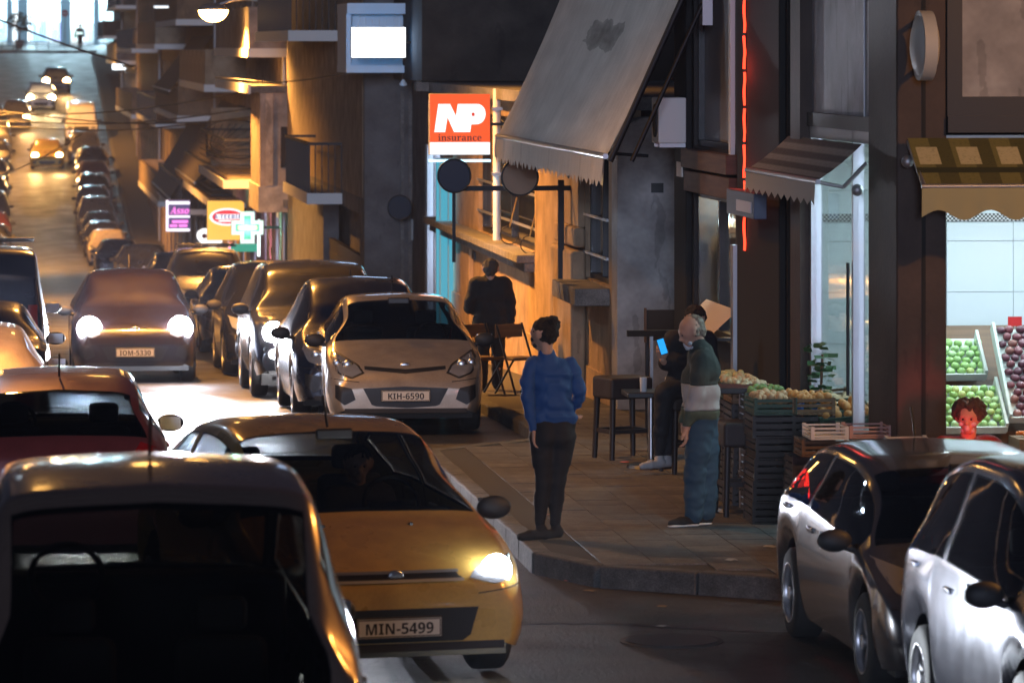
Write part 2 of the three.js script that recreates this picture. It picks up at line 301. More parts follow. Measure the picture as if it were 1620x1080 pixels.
  part(aw, 'end_bracket', [rod([v0 + .02, 3.02, -33.36], [v0 + .02, 3.35, -33.95], .02, 6), new THREE.SphereGeometry(.05, 10, 8).translate(v0 - .02, 3.2, -33.8)], M.galv);
  // small striped awning over the street-side glass
  const st = mat(1, 1, 1, .9, { map: dataTex(64, (x, y) => { const k = (x * 8) % 1 < .5; const n = rnd(-.05, .05); return k ? [.4 + n, .38 + n, .36 + n] : [.62 + n, .6 + n, .56 + n]; }, true, 1.1) });
  const uA = 35.3, uB = 38.7, sa = thing('striped_awning', 'brown and cream striped awning with a ragged edge beside the brown column', 'awning', [6.6, 2.9, -37.2]);
  part(sa, 'fabric', sheet(30, 6, (a, t) => [6.5 + .38 * t, 3.0 + .3 * t - .02 * Math.sin(t * 3.1), -(uA + (uB - uA) * a)]), st);
  part(sa, 'valance', sheet(66, 3, (a, t) => [6.495 - .01 * t, 3.0 - t * (.15 + .05 * Math.abs(((a * 11) % 1) - .5) * 2), -(uA + (uB - uA) * a)]), mat(.5, .49, .46, .9, { bumpMap: clothB, bumpScale: .003 }));
  part(sa, 'front_bar', rod([6.5, 3.0, -uA + .1], [6.5, 3.0, -uB], .022), M.galv);
  part(sa, 'folding_arm', [rod([6.5, 3.0, -35.5], [6.75, 2.95, -35.42], .016, 6), rod([6.75, 2.95, -35.42], [6.92, 3.15, -35.3], .018, 6), new THREE.SphereGeometry(.05, 10, 8).translate(6.84, 2.93, -35.3)], M.galv);
  // oval lightbox on a bar
  const ob = thing('oval_sign', 'unlit oval sign box standing edge-on from the brown column', 'sign', [6.86, 4.1, -34.1]);
  const os = new THREE.CylinderGeometry(.27, .27, .1, 40).rotateX(Math.PI / 2).rotateY(Math.PI / 2).scale(1, 1, 1);
  os.translate(7.03, 4.1, -33.55); part(ob, 'box', os, mat(.42, .42, .38, .6)); part(ob, 'lens', new THREE.SphereGeometry(.265, 30, 16).scale(.4, 1, 1).translate(7.03, 4.1, -33.55), mat(.42, .42, .38, .5));  part(ob, 'bracket', [bu(7.05, 7.08, 4.28, 4.31, 33.6, 34.01), bu(7.05, 7.08, 3.9, 3.93, 33.6, 34.01)], M.galv);
}
// ---------- dark bar next door ----------
{
  const g0 = pave(43), dark = mat(.03, .025, .024, .7, { map: plasterT, bumpMap: plasterB, bumpScale: .005 }), b = thing('bar_building', 'dark fronted bar between the greengrocer and the orange house', 'building', [7.5, g0, -43]);
  part(b, 'wall', [...streetWall(6.95, .25, 38.5, 45.6, g0 - .3, 8, [[38.6, 39.15, g0 + .1, 6], [42, 44.6, g0 + 1.1, 2.62], [42, 44.6, 3.08, 7]]), bu(7.2, 7.66, g0 - .3, 8, 45.4, 45.6), bu(7.56, 7.66, g0 - .3, 8, 45.6, 49.85)], dark);
  part(b, 'interior', [bu(8.6, 8.7, g0, 8, 38.5, 49.8), bu(7.2, 8.6, 2.9, 3.05, 38.5, 45.4), bu(7.66, 8.6, 2.9, 3.05, 45.4, 49.8), bu(7.2, 8.6, g0 - .3, g0, 38.5, 45.4), bu(7.66, 8.6, g0 - .3, g0, 45.4, 49.8)], M.room);
  part(b, 'pillar', bu(6.88, 6.95, g0 - .3, 8, 39.2, 41.5, .02), M.blackMatt);
  part(b, 'pillar', bu(6.88, 6.95, g0 - .3, 8, 44.7, 45.5, .02), M.blackMatt);
  part(b, 'lintel', [bu(6.82, 6.95, 2.86, 3.05, 41.8, 44.65, .01), bu(6.85, 6.95, 2.62, 2.83, 41.8, 44.65, .01)], mat(.2, .12, .085, .7, { map: woodT }));
  streetWin(b, 42, 44.6, g0 + 1.1, 2.62, 6.95, { frame: M.black, pane: M.pane, mid: true });
  streetWin(b, 42, 44.6, 3.08, 7, 6.95, { frame: M.black, pane: mat(.25, .25, .26, .4) });
  part(b, 'awning_beam', bu(6.86, 7.0, 5.06, 5.25, 45.6, 53.4), M.iron);
  part(b, 'back_shelf', [bu(7.2, 8.6, g0 + 1.0, g0 + 1.05, 45, 45.3), bu(7.2, 8.6, g0 + 1.5, g0 + 1.54, 45, 45.3), bu(7.2, 8.6, g0 + 2.0, g0 + 2.04, 45, 45.3), bu(7.2, 8.6, g0, 2.9, 45.3, 45.39)], M.wood);
  part(b, 'door_post', bu(6.86, 6.94, g0 - .2, 2.2, 41.6, 41.75), M.galv);
  part(b, 'window_post', bu(6.9, 6.945, 3.05, 7, 42.0, 42.12), M.white);
  // bottles on the shelf, a warm lamp over them
  const bt = new THREE.LatheGeometry(P2(0, 0, .035, 0, .038, .02, .038, .17, .03, .2, .013, .24, .013, .3, 0, .3).map(p => new THREE.Vector2(...p)), 12), cols = [mat(.03, .09, .03, .15), mat(.15, .06, .01, .15), mat(.3, .35, .38, .1), mat(.02, .03, .06, .15)];
  for (let k = 0; k < 16; k++) { const o = part(scene, 'bottle', bt.clone(), cols[k % 4], { world: false }); o.position.set(7.25 + Math.floor(k / 2) * .1, g0 + [1.055, 1.545][k % 2], -45.13); tag(o, 'glass bottle on the back shelf inside the bar window', 'bottle', 'bottles on the bar shelves'); }
  const gl = new THREE.LatheGeometry(P2(.03, 0, .031, .005, .005, .01, .005, .07, .03, .1, .034, .15, .03, .17).map(p => new THREE.Vector2(...p)), 12).rotateX(Math.PI), glM = mat(.75, .85, .9, .1, { metalness: .2 });
  for (let k = 0; k < 9; k++) { const o = part(scene, 'wine_glass', gl.clone(), glM, { world: false }); o.position.set(7.22 + (k % 3) * .1, 2.42, -(44.2 + Math.floor(k / 3) * .22)); tag(o, 'wine glass hanging upside down inside the bar window', 'glass', 'glasses hanging in the bar window'); }
  const warm = (px, py, d, r, k, I, lab) => { const p = at(px, py, d), o = thing('bar_lamp', lab, 'lamp', [p.v, p.y, -p.u], 'small warm lamps inside the bar'); local(o, 'bulb', new THREE.SphereGeometry(r, 12, 8), glow(1, .5, .16, k)); local(o, 'cord', rod([0, r, 0], [0, .5, 0], .006, 5), M.black); const l = new THREE.PointLight(C3(1, .55, .2), I); l.castShadow = true; l.name = 'bulb_light'; o.add(l); };
  warm(1196, 330, 44.6, .04, 8, 7, 'small warm bulb hanging inside the bar'); warm(1268, 125, 40.6, .03, 5, .4, 'small warm bulb hanging inside the bar'); warm(1265, 465, 40.6, .025, 4, .3, 'small warm bulb hanging inside the bar');
  { // cool wash over the hanging glasses
    const p = at(1148, 345, 44.9), o = thing('glass_rack_light', 'pale blue strip light above the hanging wine glasses', 'lamp', [p.v + .12, 2.6, -p.u]); local(o, 'diffuser', bx(-.2, .2, 0, .03, -.5, .5, .01), glow(.6, .85, 1, 3)); const l = new THREE.PointLight(C3(.6, .85, 1), 4); l.position.y = -.06; l.name = 'strip_light'; l.castShadow = true; o.add(l);
  }
  { // red light rope down the pillar
    const v = 6.86, u = uOn(1178, 6.86), y0 = yAt(396, v, u), o = thing('red_light_rope', 'glowing red light rope hanging down the edge of the black pillar', 'light rope', [v, y0, -u]), gm = glow(1, .045, .015, 3);
    let y = 0, k = 0;
    while (y < 3.4) { const l = .34, pts = []; for (let i = 0; i < 5; i++) pts.push([.004 * Math.sin(k * 2.1 + i * 1.7), y + (l - .03) * i / 4, .004 * Math.cos(k + i)]); local(o, 'lit_section', tube(pts, .013, 10, 6), gm); y += l; k++; }
    local(o, 'cable', rod([.012, -.02, 0], [.012, 3.4, 0], .006, 5), M.black);
    for (const yy of [.6, 1.7, 2.8]) { const l = new THREE.PointLight(C3(1, .05, .02), .25); l.position.set(-.07, yy, .07); l.shadow.radius = 8; l.castShadow = true; l.name = 'rope_light'; o.add(l); }
  }
  { // fittings on the bar front
    const o = thing('blue_notice_board', 'small pale blue notice box under the striped awning', 'sign', [6.7, 2.5, -40]); const p = at(1217, 300, 39.9), q = at(1275, 340, 38.2);
    part(o, 'box', bu(6.6, 6.72, 2.55, 2.78, 38.9, 40.4, .01), mat(.06, .09, .16, .5)); part(o, 'notice', bu(6.59, 6.598, 2.6, 2.7, 39.0, 39.8), mat(.5, .55, .7, .6));
    acUnit('white air conditioner box on the bar wall beside the rounded pier', 6.88, 3.1, 44.9).scale.set(.9, .85, .6);
    const pl = thing('menu_shelf', 'sloping beige menu board on the bar front below the lit window', 'menu board', [6.6, 1.4, -44]);
    part(pl, 'board', sheet(2, 2, (s, t) => [6.68 + .24 * t, 1.35 + .22 * t, -(41.7 + 1.9 * s)]), mat(.5, .42, .36, .7)); part(pl, 'frame', [bu(6.66, 6.69, 1.31, 1.35, 41.7, 43.6), bu(6.68, 6.95, 1.28, 1.31, 41.7, 41.8), bu(6.68, 6.95, 1.28, 1.31, 43.5, 43.6)], M.black);
    const np = thing('number_sign', 'small pale sign with a house number on the dark pillar', 'sign', [6.75, 2.9, -45.6]); part(np, 'plate', bu(6.86, 6.875, 2.75, 2.9, 44.85, 45.2), M.white);
  }
}
// ---------- orange house with the rounded pier ----------
const ochre = plaster(.5, .36, .24);
{
  const g0 = pave(52), h = thing('orange_house', 'low orange plastered house with a long sill and dark windows', 'house', [7.5, g0, -60]);
  const sh = new THREE.Shape(); sh.moveTo(6.9, g0 - .4); sh.lineTo(8.2, g0 - .4); sh.lineTo(8.2, 3.27); sh.lineTo(7.25, 3.27); sh.absarc(7.25, 2.92, .35, Math.PI / 2, Math.PI, false); sh.lineTo(6.9, g0 - .4);
  part(h, 'pier', new THREE.ExtrudeGeometry(sh, { depth: .45, bevelEnabled: true, bevelSize: .01, bevelThickness: .01, bevelSegments: 1, curveSegments: 12 }).translate(0, 0, -50.35), plaster(.56, .55, .56), { label: 'grey pier with a rounded top corner' });
  part(h, 'house_number', bu(7.28, 7.42, 2.42, 2.53, 49.87, 49.89), M.black);
  part(h, 'wall', streetWall(6.93, .3, 50.36, 70.6, pave(70) - .6, 3.35, [[50.9, 53.0, 1.3, 3.1], [57.8, 65.2, 1.35, 3.1]]), ochre);
  part(h, 'plinth', bu(6.9, 6.93, pave(70) - .6, .25, 50.4, 70.6), ochre);
  part(h, 'roof', bu(6.7, 14, 3.35, 3.5, 50.4, 70.6), M.concrete);
  part(h, 'pilaster', bu(6.85, 6.93, pave(58) - .3, 3.3, 55.0, 57.5, .01), ochre);
  part(h, 'pilaster', [bu(6.84, 6.93, 1.9, 3.3, 53.0, 54.9, .01), bu(6.78, 6.93, 1.66, 1.9, 52.95, 54.95, .04), bu(6.74, 6.93, pave(54) - .3, 1.62, 52.9, 55.0, .05)], ochre);
  part(h, 'pilaster', bu(6.86, 6.93, pave(67) - .3, 1.25, 65.9, 67.2, .01), ochre);
  part(h, 'sill', [bu(6.62, 6.93, 1.24, 1.35, 57.6, 70.7, .02), bu(6.72, 6.93, 1.12, 1.24, 57.6, 70.7, .02)], M.concrete);
  part(h, 'ledge', bu(6.52, 6.93, 1.08, 1.28, 50.8, 52.95, .01), M.concrete);
  for (const [a, b, y] of [[50.9, 53.0, 1.3], [57.8, 65.2, 1.35]]) { const w = streetWin(h, a, b, y, 3.1, 6.95, { frame: M.black, mid: true }); part(w, 'guard_rail', [bu(6.9, 6.93, y + .3, y + .33, a, b), bu(6.9, 6.93, y + .75, y + .78, a, b)], M.galv); }
  part(h, 'interior', bu(7.4, 13, pave(70) - .6, 3.35, 50.4, 70.6), M.room);
  part(h, 'vent', bu(6.9, 6.93, .9, 1.02, 65.6, 66.0), M.black);
  for (const [px, py] of [[806, 330], [838, 345]]) { const p = at(px, py, 58.5), o = thing('brass_rod', 'thin brass rod leaning in the dark window of the orange house', 'rod', [p.v, p.y, -p.u], 'brass rods at the orange house'); local(o, 'rod', rod([0, -.25, 0], [.1, .15, 0], .012, 6), mat(.5, .3, .08, .35, { metalness: .8 })); local(o, 'coil', new THREE.TorusGeometry(.12, .008, 6, 20).translate(.0, -.35, 0), M.black); }
  // shrub-dark space behind the pier and above: neighbouring upper storey
}
{ // big dirty cream awning
  const uA = 43.5, uB = 53.3, stain = dataTex(512, (x, y) => { // x along the street, y up the slope: streaks of dirt running down, one dark patch
    const s = .86 + .08 * tileNoise(x * 70, y * 3, 70, 71, 3) + .22 * tileNoise(x * 8, y * 5, 8, 75) + .05 * (rnd() - .5), d = Math.hypot((x - .46) * 3.2, (y - .62) * 6.5) + .6 * tileNoise(x * 14, y * 14, 14, 77), m = d < .5 ? Math.min(1, .62 + .5 * Math.max(0, d - .15) + .3 * tileNoise(x * 30, y * 30, 30, 79)) : 1; return [s * m, s * m * .985, s * m * .96];
  }, true, 1);
  const fm = mat(.72, .72, .72, .85, { map: stain, bumpMap: again(clothB, 30), bumpScale: .002 }), a = thing('cream_awning', 'large dirty cream awning with a ragged fringe over the bar terrace', 'awning', [5.9, 3, -48.5]);
  part(a, 'fabric', sheet(60, 16, (s, t) => [5.9 + .95 * t, 3.0 + 2.1 * t - (.08 + .03 * Math.sin(s * 5)) * Math.sin(Math.PI * t) + .016 * NZ.noise(s * 22, t * 3, 4) + .01 * Math.sin(s * 42 + t * 2) * Math.sin(t * 3.1), -(uA + (uB - uA) * s)]), fm, { uv: true });
  part(a, 'fringe', sheet(260, 6, (s, t) => { const n = NZ.noise(s * 90, 3, 1), seam = Math.abs(((s * 11) % 1) - .5) > .47 ? .02 : 0; return [5.885 - .02 * t + .014 * Math.sin(s * 70) * t - seam, 2.98 - t * (.26 + .05 * n + .03 * Math.sin(s * 300)), -(uA + (uB - uA) * s)]; }), mat(.66, .64, .62, .9, { map: again(stain, 3, .15), bumpMap: again(clothB, 20, 2), bumpScale: .003 }));
  part(a, 'front_bar', rod([5.89, 3.0, -uA], [5.89, 3.0, -uB], .03, 8), M.steel);
  part(a, 'side_frame', [rod([5.93, 2.95, -uA + .03], [6.9, 5.1, -uA + .03], .035, 6), rod([6.15, 2.95, -uA + .03], [6.9, 4.6, -uA + .03], .025, 6)], M.iron);
  part(a, 'wall_bracket', bu(6.85, 6.95, 4.3, 5.3, 43.4, 43.6), M.galv);
  part(a, 'arm', rod([5.9, 2.97, -47.5], [6.9, 2.9, -47.5], .02, 6), M.iron); part(a, 'arm', rod([5.9, 2.97, -53.2], [6.9, 2.9, -53.2], .02, 6), M.iron);
}
{ // iron frame with two round boards under the awning
  const d = 54, L = at(712, 298, d), Rr = at(962, 298, d), y = L.y, o = thing('iron_sign_frame', 'black iron crossbar and posts below the cream awning', 'frame', [6.3, y - 2, -53.7]);
  part(o, 'crossbar', bx(L.v, Rr.v, y - .03, y + .03, -L.u - .03, -L.u + .03), M.iron);
  const p1 = at(890, 298, d), p2 = at(718, 298, d);
  part(o, 'post', bx(p1.v - .035, p1.v + .035, y - 1.15, y + .1, -L.u - .035, -L.u + .035), M.iron); part(o, 'post', bx(p2.v - .02, p2.v + .02, y - .9, y, -L.u - .02, -L.u + .02), M.iron);
  for (const [px, py, rr, dd, m, lab] of [[718, 278, 26, 53.8, mat(.04, .045, .07, .8), 'dark round sign board at the end of the iron crossbar'], [822, 280, 29, 53.8, mat(.3, .2, .14, .8), 'brownish round sign board on the iron crossbar'], [632, 328, 19, 75.2, mat(.03, .045, .07, .8), 'small dark round sign on the grey shuttered building']]) {
    const p = at(px, py, dd), r = rr * dd / FPX, q = thing('round_sign', lab, 'sign', [p.v, p.y, -p.u]);
    local(q, 'disc', new THREE.CylinderGeometry(r, r, .06, 36).rotateX(Math.PI / 2), m); local(q, 'rim', new THREE.TorusGeometry(r, .012, 6, 36).translate(0, 0, .03), M.black); local(q, 'clamp', bx(-.03, .03, -r * .9, r * .4, -.07, -.032), M.iron);
  }
}
// ---------- cars ----------
const tyreG = (() => { const g = new THREE.LatheGeometry([[.62, -.1], [.72, -.105], [.9, -.1], [.98, -.08], [1, -.05], [1, .05], [.98, .08], [.9, .1], [.72, .105], [.62, .1]].map(p => new THREE.Vector2(p[0], p[1])), 28); g.rotateZ(Math.PI / 2); return g; })();
const rimGeos = n => {
  const a = [new THREE.TorusGeometry(.64, .035, 6, 28).rotateY(Math.PI / 2).translate(.075, 0, 0), new THREE.CylinderGeometry(.13, .15, .1, 12).rotateZ(Math.PI / 2).translate(.05, 0, 0), new THREE.CylinderGeometry(.66, .66, .02, 24, 1).rotateZ(Math.PI / 2).translate(-.04, 0, 0)];
  for (let i = 0; i < n; i++) a.push(bx(.015, .065, .08, .64, -.075, .075, .02).rotateX(i * 2 * Math.PI / n));
  return merge(a);
};
const rim5 = rimGeos(5), rim7 = rimGeos(7);
const hubcap = (() => merge([rimGeos(9)]))();
const rimM = mat(.5, .5, .52, .35, { metalness: .85 }), seatM = mat(.07, .065, .06, .9), dashM = mat(.02, .02, .02, .8);
const lensM = mat(.25, .26, .28, .1, { metalness: .3, clearcoat: 1 }), redLens = mat(.25, .008, .006, .2, { clearcoat: 1 });
const underM = mat(.05, .05, .05, .8), carpetM = mat(.09, .085, .08, .95);
const plateFrame = mat(.03, .03, .03, .6);
function plateTex(text) {
  return canvasTex(512, 112, (c, w, h) => {
    c.fillStyle = '#d9d9d2'; c.fillRect(0, 0, w, h); c.strokeStyle = '#222'; c.lineWidth = 6; c.strokeRect(6, 6, w - 12, h - 12);
    c.fillStyle = '#16161a'; c.font = 'bold 92px sans-serif'; c.textAlign = 'center'; c.textBaseline = 'middle'; c.fillText(text, w / 2, h / 2 + 4, w - 60);
  });
}
function carShape(S) {
  const top = pchip(S.top), belt = pchip(S.belt), L = S.L, W = S.W, ra = S.wr + .065;
  const QX = [0, .2, .3, .45, .62, .78, .88, 1];
  function sect(d) {
    const e = Math.min(d, L - d), fr = d < L / 2, taper = fr ? S.noseW ?? .72 : S.tailW ?? .8, k = 1 - Math.min(e / (fr ? .55 : .4), 1), f = Math.sqrt(Math.max(0, 1 - k * k));
    const w = W * (taper + (1 - taper) * f), yt = top(d); let yl = S.sill + .07 * (1 - f);
    for (const wd of S.wheels) { const dz = Math.abs(d - wd); if (dz < ra) yl = Math.max(yl, S.wr + Math.sqrt(ra * ra - dz * dz)); }
    const yb = Math.max(yl + .05, Math.min(belt(d), yt - .05)), g = Math.max(0, Math.min(1, (yt - yb - .06) / .32)), gs = g * g * (3 - 2 * g);
    const wt = w * .86 * (1 - gs) + S.roofW * gs, cr = .025 * (1 - gs) + .06 * gs, ye = yt - cr;
    const X = pchip([[0, 0], [.2, wt * .8], [.3, wt], [.45, wt + (w * .965 - wt) * .56], [.62, w * .965], [.78, w], [.88, w * .985], [1, w * .94]]);
    const Y = pchip([[0, yt], [.2, yt - cr * .42], [.3, ye], [.45, ye + (yb - ye) * .5], [.62, yb], [.78, yl + (yb - yl) * .55], [.88, yl + (yb - yl) * .25], [1, yl]]);
    return { X, Y, yt, yl };
  }
  const memo = new Map();
  const sec = d => { const k = Math.round(d * 1e5); if (!memo.has(k)) memo.set(k, sect(d)); return memo.get(k); };
  const pt = (d, q) => { const s = sec(d), a = Math.abs(q); return [Math.sign(q) * s.X(a), s.Y(a), L / 2 - d]; };
  const eps = .012;
  const nrm = (d, q) => {
    const d0 = Math.max(0, d - eps), d1 = Math.min(L, d + eps), a = pt(d0, q), b = pt(d1, q), c = pt(d, Math.max(-1, q - eps)), e = pt(d, Math.min(1, q + eps));
    const A = new THREE.Vector3(b[0] - a[0], b[1] - a[1], b[2] - a[2]), B = new THREE.Vector3(e[0] - c[0], e[1] - c[1], e[2] - c[2]); return B.cross(A).normalize().negate();
  };
  const off = (d, q, o) => { const p = pt(d, q), n = nrm(d, q); return [p[0] + n.x * o, p[1] + n.y * o, p[2] + n.z * o]; };
  function hw(d, y) { const s = sec(d); if (y > s.yt) return -1; if (y < s.yl) return y > s.yl - .2 ? s.X(1) : -1; let a = 0, b = 1; for (let i = 0; i < 18; i++) { const m = (a + b) / 2; s.Y(m) > y ? a = m : b = m; } return s.X(a); }
  function frontZ(x, y, rear) {
    const D = d => rear ? L - d : d; x = Math.abs(x);
    if (hw(D(0), y) >= x) return rear ? -L / 2 : L / 2;
    let a = 0, b = .02; while (b < 1.6 && hw(D(b), y) < x) { a = b; b += .02; }
    for (let i = 0; i < 12; i++) { const m = (a + b) / 2; hw(D(m), y) >= x ? b = m : a = m; }
    return (rear ? -1 : 1) * (L / 2 - b);
  }
  return { pt, off, frontZ, sec };
}
function scan(poly, x) { let lo = 1e9, hi = -1e9; for (let i = 0; i < poly.length; i++) { const a = poly[i], b = poly[(i + 1) % poly.length]; if ((a[0] <= x && b[0] >= x) || (b[0] <= x && a[0] >= x)) { const t = a[0] === b[0] ? 0 : (x - a[0]) / (b[0] - a[0]), y = a[1] + t * (b[1] - a[1]); lo = Math.min(lo, y); hi = Math.max(hi, y); if (a[0] === b[0]) { lo = Math.min(lo, b[1]); hi = Math.max(hi, b[1]); } } } return [lo, hi]; }
function frontPatch(C, poly, o, rear = false, nx = 14, ny = 8) {
  const xs = poly.map(p => p[0]), x0 = Math.min(...xs) + 1e-4, x1 = Math.max(...xs) - 1e-4;
  return sheet(nx, ny, (s, t) => { const x = x0 + (x1 - x0) * s, [a, b] = scan(poly, x), y = a + (b - a) * t; return [x, y, C.frontZ(x, y, rear) + (rear ? -o : o)]; }, rear);
}
const mirrorX = p => p.map(([x, y]) => [-x, y]);
function makeCar(name, label, S, group) {
  const root = thing(name, label, S.cat ?? 'car', [0, 0, 0], group), C = carShape(S), L = S.L, hi = S.detail ?? 1;
  const wsc = [S.cowl, S.header, -.295, .295], rw = [S.rearTop, S.rearBot, -.28, .28];
  const sides = S.sideWin ?? [[S.cowl + .16, (S.header + S.rearTop) / 2 + .05], [(S.header + S.rearTop) / 2 + .15, S.rearTop + .12]];
  const panes = [['windshield', ...wsc], ['rear_window', ...rw]];
  for (const [a, b] of sides) for (const s of [-1, 1]) panes.push(['side_window', a, b, s < 0 ? -.6 : .345, s < 0 ? -.345 : .6]);
  const paint = S.paint, open = S.open;
  { // painted shell
    const st = new Set(), step = hi > 1 ? .05 : .11;
    for (let d = 0; d < .5; d += .03) { st.add(+(d * d * 1.6).toFixed(4)); st.add(+(L - d * d * 1.6).toFixed(4)); }
    for (let d = .4; d < L - .38; d += step) st.add(+d.toFixed(4));
    for (const w of S.wheels) for (let k = -8; k <= 8; k++) st.add(+(w + (S.wr + .065) * Math.sin(k / 8 * Math.PI / 2) * .999).toFixed(4));
    for (const p of panes) { st.add(+p[1].toFixed(4)); st.add(+p[2].toFixed(4)); }
    const D = [...st].filter(d => d >= 0 && d <= L).sort((a, b) => a - b).filter((d, i, a) => !i || d - a[i - 1] > .003);
    for (const p of panes) for (const k of [1, 2]) { const near = D.reduce((m, d, i) => Math.abs(d - p[k]) < Math.abs(D[m] - p[k]) ? i : m, 0); p[k] = D[near]; }
    const qs = hi > 1 ? [0, .07, .14, .2, .25, .28, .295, .32, .345, .38, .45, .52, .57, .6, .62, .66, .72, .78, .83, .88, .94, 1] : [0, .1, .2, .28, .295, .345, .45, .6, .62, .7, .78, .88, 1];
    const Q = [...qs.slice(1).reverse().map(q => -q), ...qs], p = [], idx = [], n = Q.length;
    for (const d of D) for (const q of Q) p.push(...C.pt(d, q));
    for (let i = 0; i < D.length - 1; i++) for (let j = 0; j < n - 1; j++) {
      const dm = (D[i] + D[i + 1]) / 2, qm = (Q[j] + Q[j + 1]) / 2;
      if (open && panes.some(w => dm > w[1] && dm < w[2] && qm > w[3] && qm < w[4])) continue;
      const a = i * n + j, b = a + 1, c = a + n, d = c + 1; idx.push(a, c, b, b, c, d);
    }
    for (const [k, fl] of [[0, 1], [D.length - 1, 0]]) { // close nose and tail
      const c0 = p.length / 3, s = C.sec(D[k]); p.push(0, (s.yt + s.yl) / 2, L / 2 - D[k]);
      for (let j = 0; j < n - 1; j++) fl ? idx.push(c0, k * n + j, k * n + j + 1) : idx.push(c0, k * n + j + 1, k * n + j);
      fl ? idx.push(c0, k * n + n - 1, k * n) : idx.push(c0, k * n, k * n + n - 1);
    }
    const g = new THREE.BufferGeometry(); g.setAttribute('position', new THREE.Float32BufferAttribute(p, 3)); g.setIndex(idx); g.computeVertexNormals();
    local(root, 'body', g, paint);
  }
  const patch = (d0, d1, q0, q1, o, nd = 10, nq = 10) => sheet(nq, nd, (s, t) => C.off(d0 + (d1 - d0) * t, q0 + (q1 - q0) * s, o));
  for (const [nm, d0, d1, q0, q1] of panes) {
    local(root, nm, patch(d0, d1, q0, q1, open ? -.004 : .004), open ? S.glass ?? carGlass : M.darkGlass);
    if (hi > 1) { // black rubber and printed edge round the glass
      const e = .035, h = .012;
      local(root, 'window_seal', [patch(d0 - e, d0 + .02, q0 - h, q1 + h, .003, 2, 12), patch(d1 - .02, d1 + e * .7, q0 - h, q1 + h, .003, 2, 12), patch(d0 + .02, d1 - .02, q0 - h, q0 + h * .4, .003, 10, 2), patch(d0 + .02, d1 - .02, q1 - h * .4, q1 + h, .003, 10, 2)], M.plastic);
    }
  }
  // underside and wheel housings
  local(root, 'underbody', [bx(-S.W * .86, S.W * .86, .16, .3, -L / 2 + .35, L / 2 - .3), ...S.wheels.map(w => bx(-S.W * .75, S.W * .75, .3, S.wr * 2 + .06, L / 2 - w - S.wr - .08, L / 2 - w + S.wr + .08))], underM);
  for (const w of S.wheels) for (const s of [-1, 1]) {
    const wh = new THREE.Group(); wh.name = 'wheel'; wh.position.set(s * (S.W - .12), S.wr, L / 2 - w); wh.rotation.y = s < 0 ? Math.PI : 0; wh.scale.set(1.05, S.wr, S.wr); root.add(wh);
    if (hi > 1 || S.plainWheels) local(wh, 'rim', [(S.rim ?? rim5).clone()], S.rimMat ?? rimM); else local(wh, 'rim', [new THREE.CylinderGeometry(.62, .62, .05, 16).rotateZ(Math.PI / 2).translate(.04, 0, 0)], rimM);
    local(wh, 'tyre', tyreG.clone(), M.rubber);
  }
  // lamps, grille, number plate
  const lit = S.lights ?? {};
  const HL = S.headlight;
  for (const s of [-1, 1]) {
    const on = lit.on && (lit.only === undefined || lit.only === s);
    const poly = s > 0 ? HL : mirrorX(HL), hm = on ? glow(...(lit.color ?? [1, .97, 1]), lit.k ?? 30) : lensM;
    if (S.lampBezel) local(root, 'headlight_housing', frontPatch(C, s > 0 ? S.lampBezel : mirrorX(S.lampBezel), .002), M.black);
    const hl = local(root, 'headlight', frontPatch(C, poly, .006), on ? lensM : hm);
    const xs = HL.map(p => p[0]), ys = HL.map(p => p[1]), cx = s * ((Math.min(...xs) + Math.max(...xs)) / 2), cy = (Math.min(...ys) + Math.max(...ys)) / 2, cz = C.frontZ(cx, cy);
    if (hi > 1 || on) {
      const rr = lit.size ?? .075;
      local(hl, 'reflector', new THREE.SphereGeometry(on ? rr : .06, 14, 10).scale(1, 1, .4).translate(cx, cy, cz + (on ? .012 : -.005)), on ? hm : M.steel);
      if (!on && S.lampBezel) local(hl, 'reflector', new THREE.SphereGeometry(.045, 14, 10).scale(1, 1, .4).translate(cx + s * .11, cy + .015, C.frontZ(cx + s * .11, cy + .015) + .002), M.steel);
    }
    if (on) {
      const sp = new THREE.SpotLight(C3(...(lit.color ?? [1, .97, 1])), lit.beam ?? 400, 0, lit.cone ?? .6, .9);
      sp.position.set(cx, cy, cz + .06); sp.target.position.set(cx + (lit.aimX ?? 0), cy + (lit.aimY ?? -.6), cz + 10); sp.shadow.radius = 3; sp.castShadow = true; root.add(sp, sp.target); sp.name = 'headlight_beam';
    }
    if (S.tail) local(root, 'tail_light', frontPatch(C, s > 0 ? S.tail : mirrorX(S.tail), .006, true, 6, 8), S.tailOn ? glow(1, .02, .01, S.tailOn) : redLens);
    if (S.fog) local(root, 'fog_lamp_recess', frontPatch(C, s > 0 ? S.fog : mirrorX(S.fog), .005), M.black);
    if (lit.fogOn && (lit.only === undefined || lit.only === s)) local(root, 'fog_lamp', new THREE.SphereGeometry(.06, 12, 8).scale(1, 1, .4).translate(s * S.fogAt[0], S.fogAt[1], C.frontZ(S.fogAt[0], S.fogAt[1]) + .01), glow(1, .97, 1, lit.k ?? 30));
    // door mirror
    const md = S.cowl + .3, mp = C.pt(md, s * .6), mm = local(root, 'door_mirror', [new THREE.SphereGeometry(.1, 12, 10).scale(1.15, .75, .55).translate(mp[0] + s * .12, mp[1] + .03, mp[2]), rod([mp[0] - s * .01, mp[1] - .03, mp[2]], [mp[0] + s * .08, mp[1], mp[2]], .025)], S.mirror ?? M.plastic);
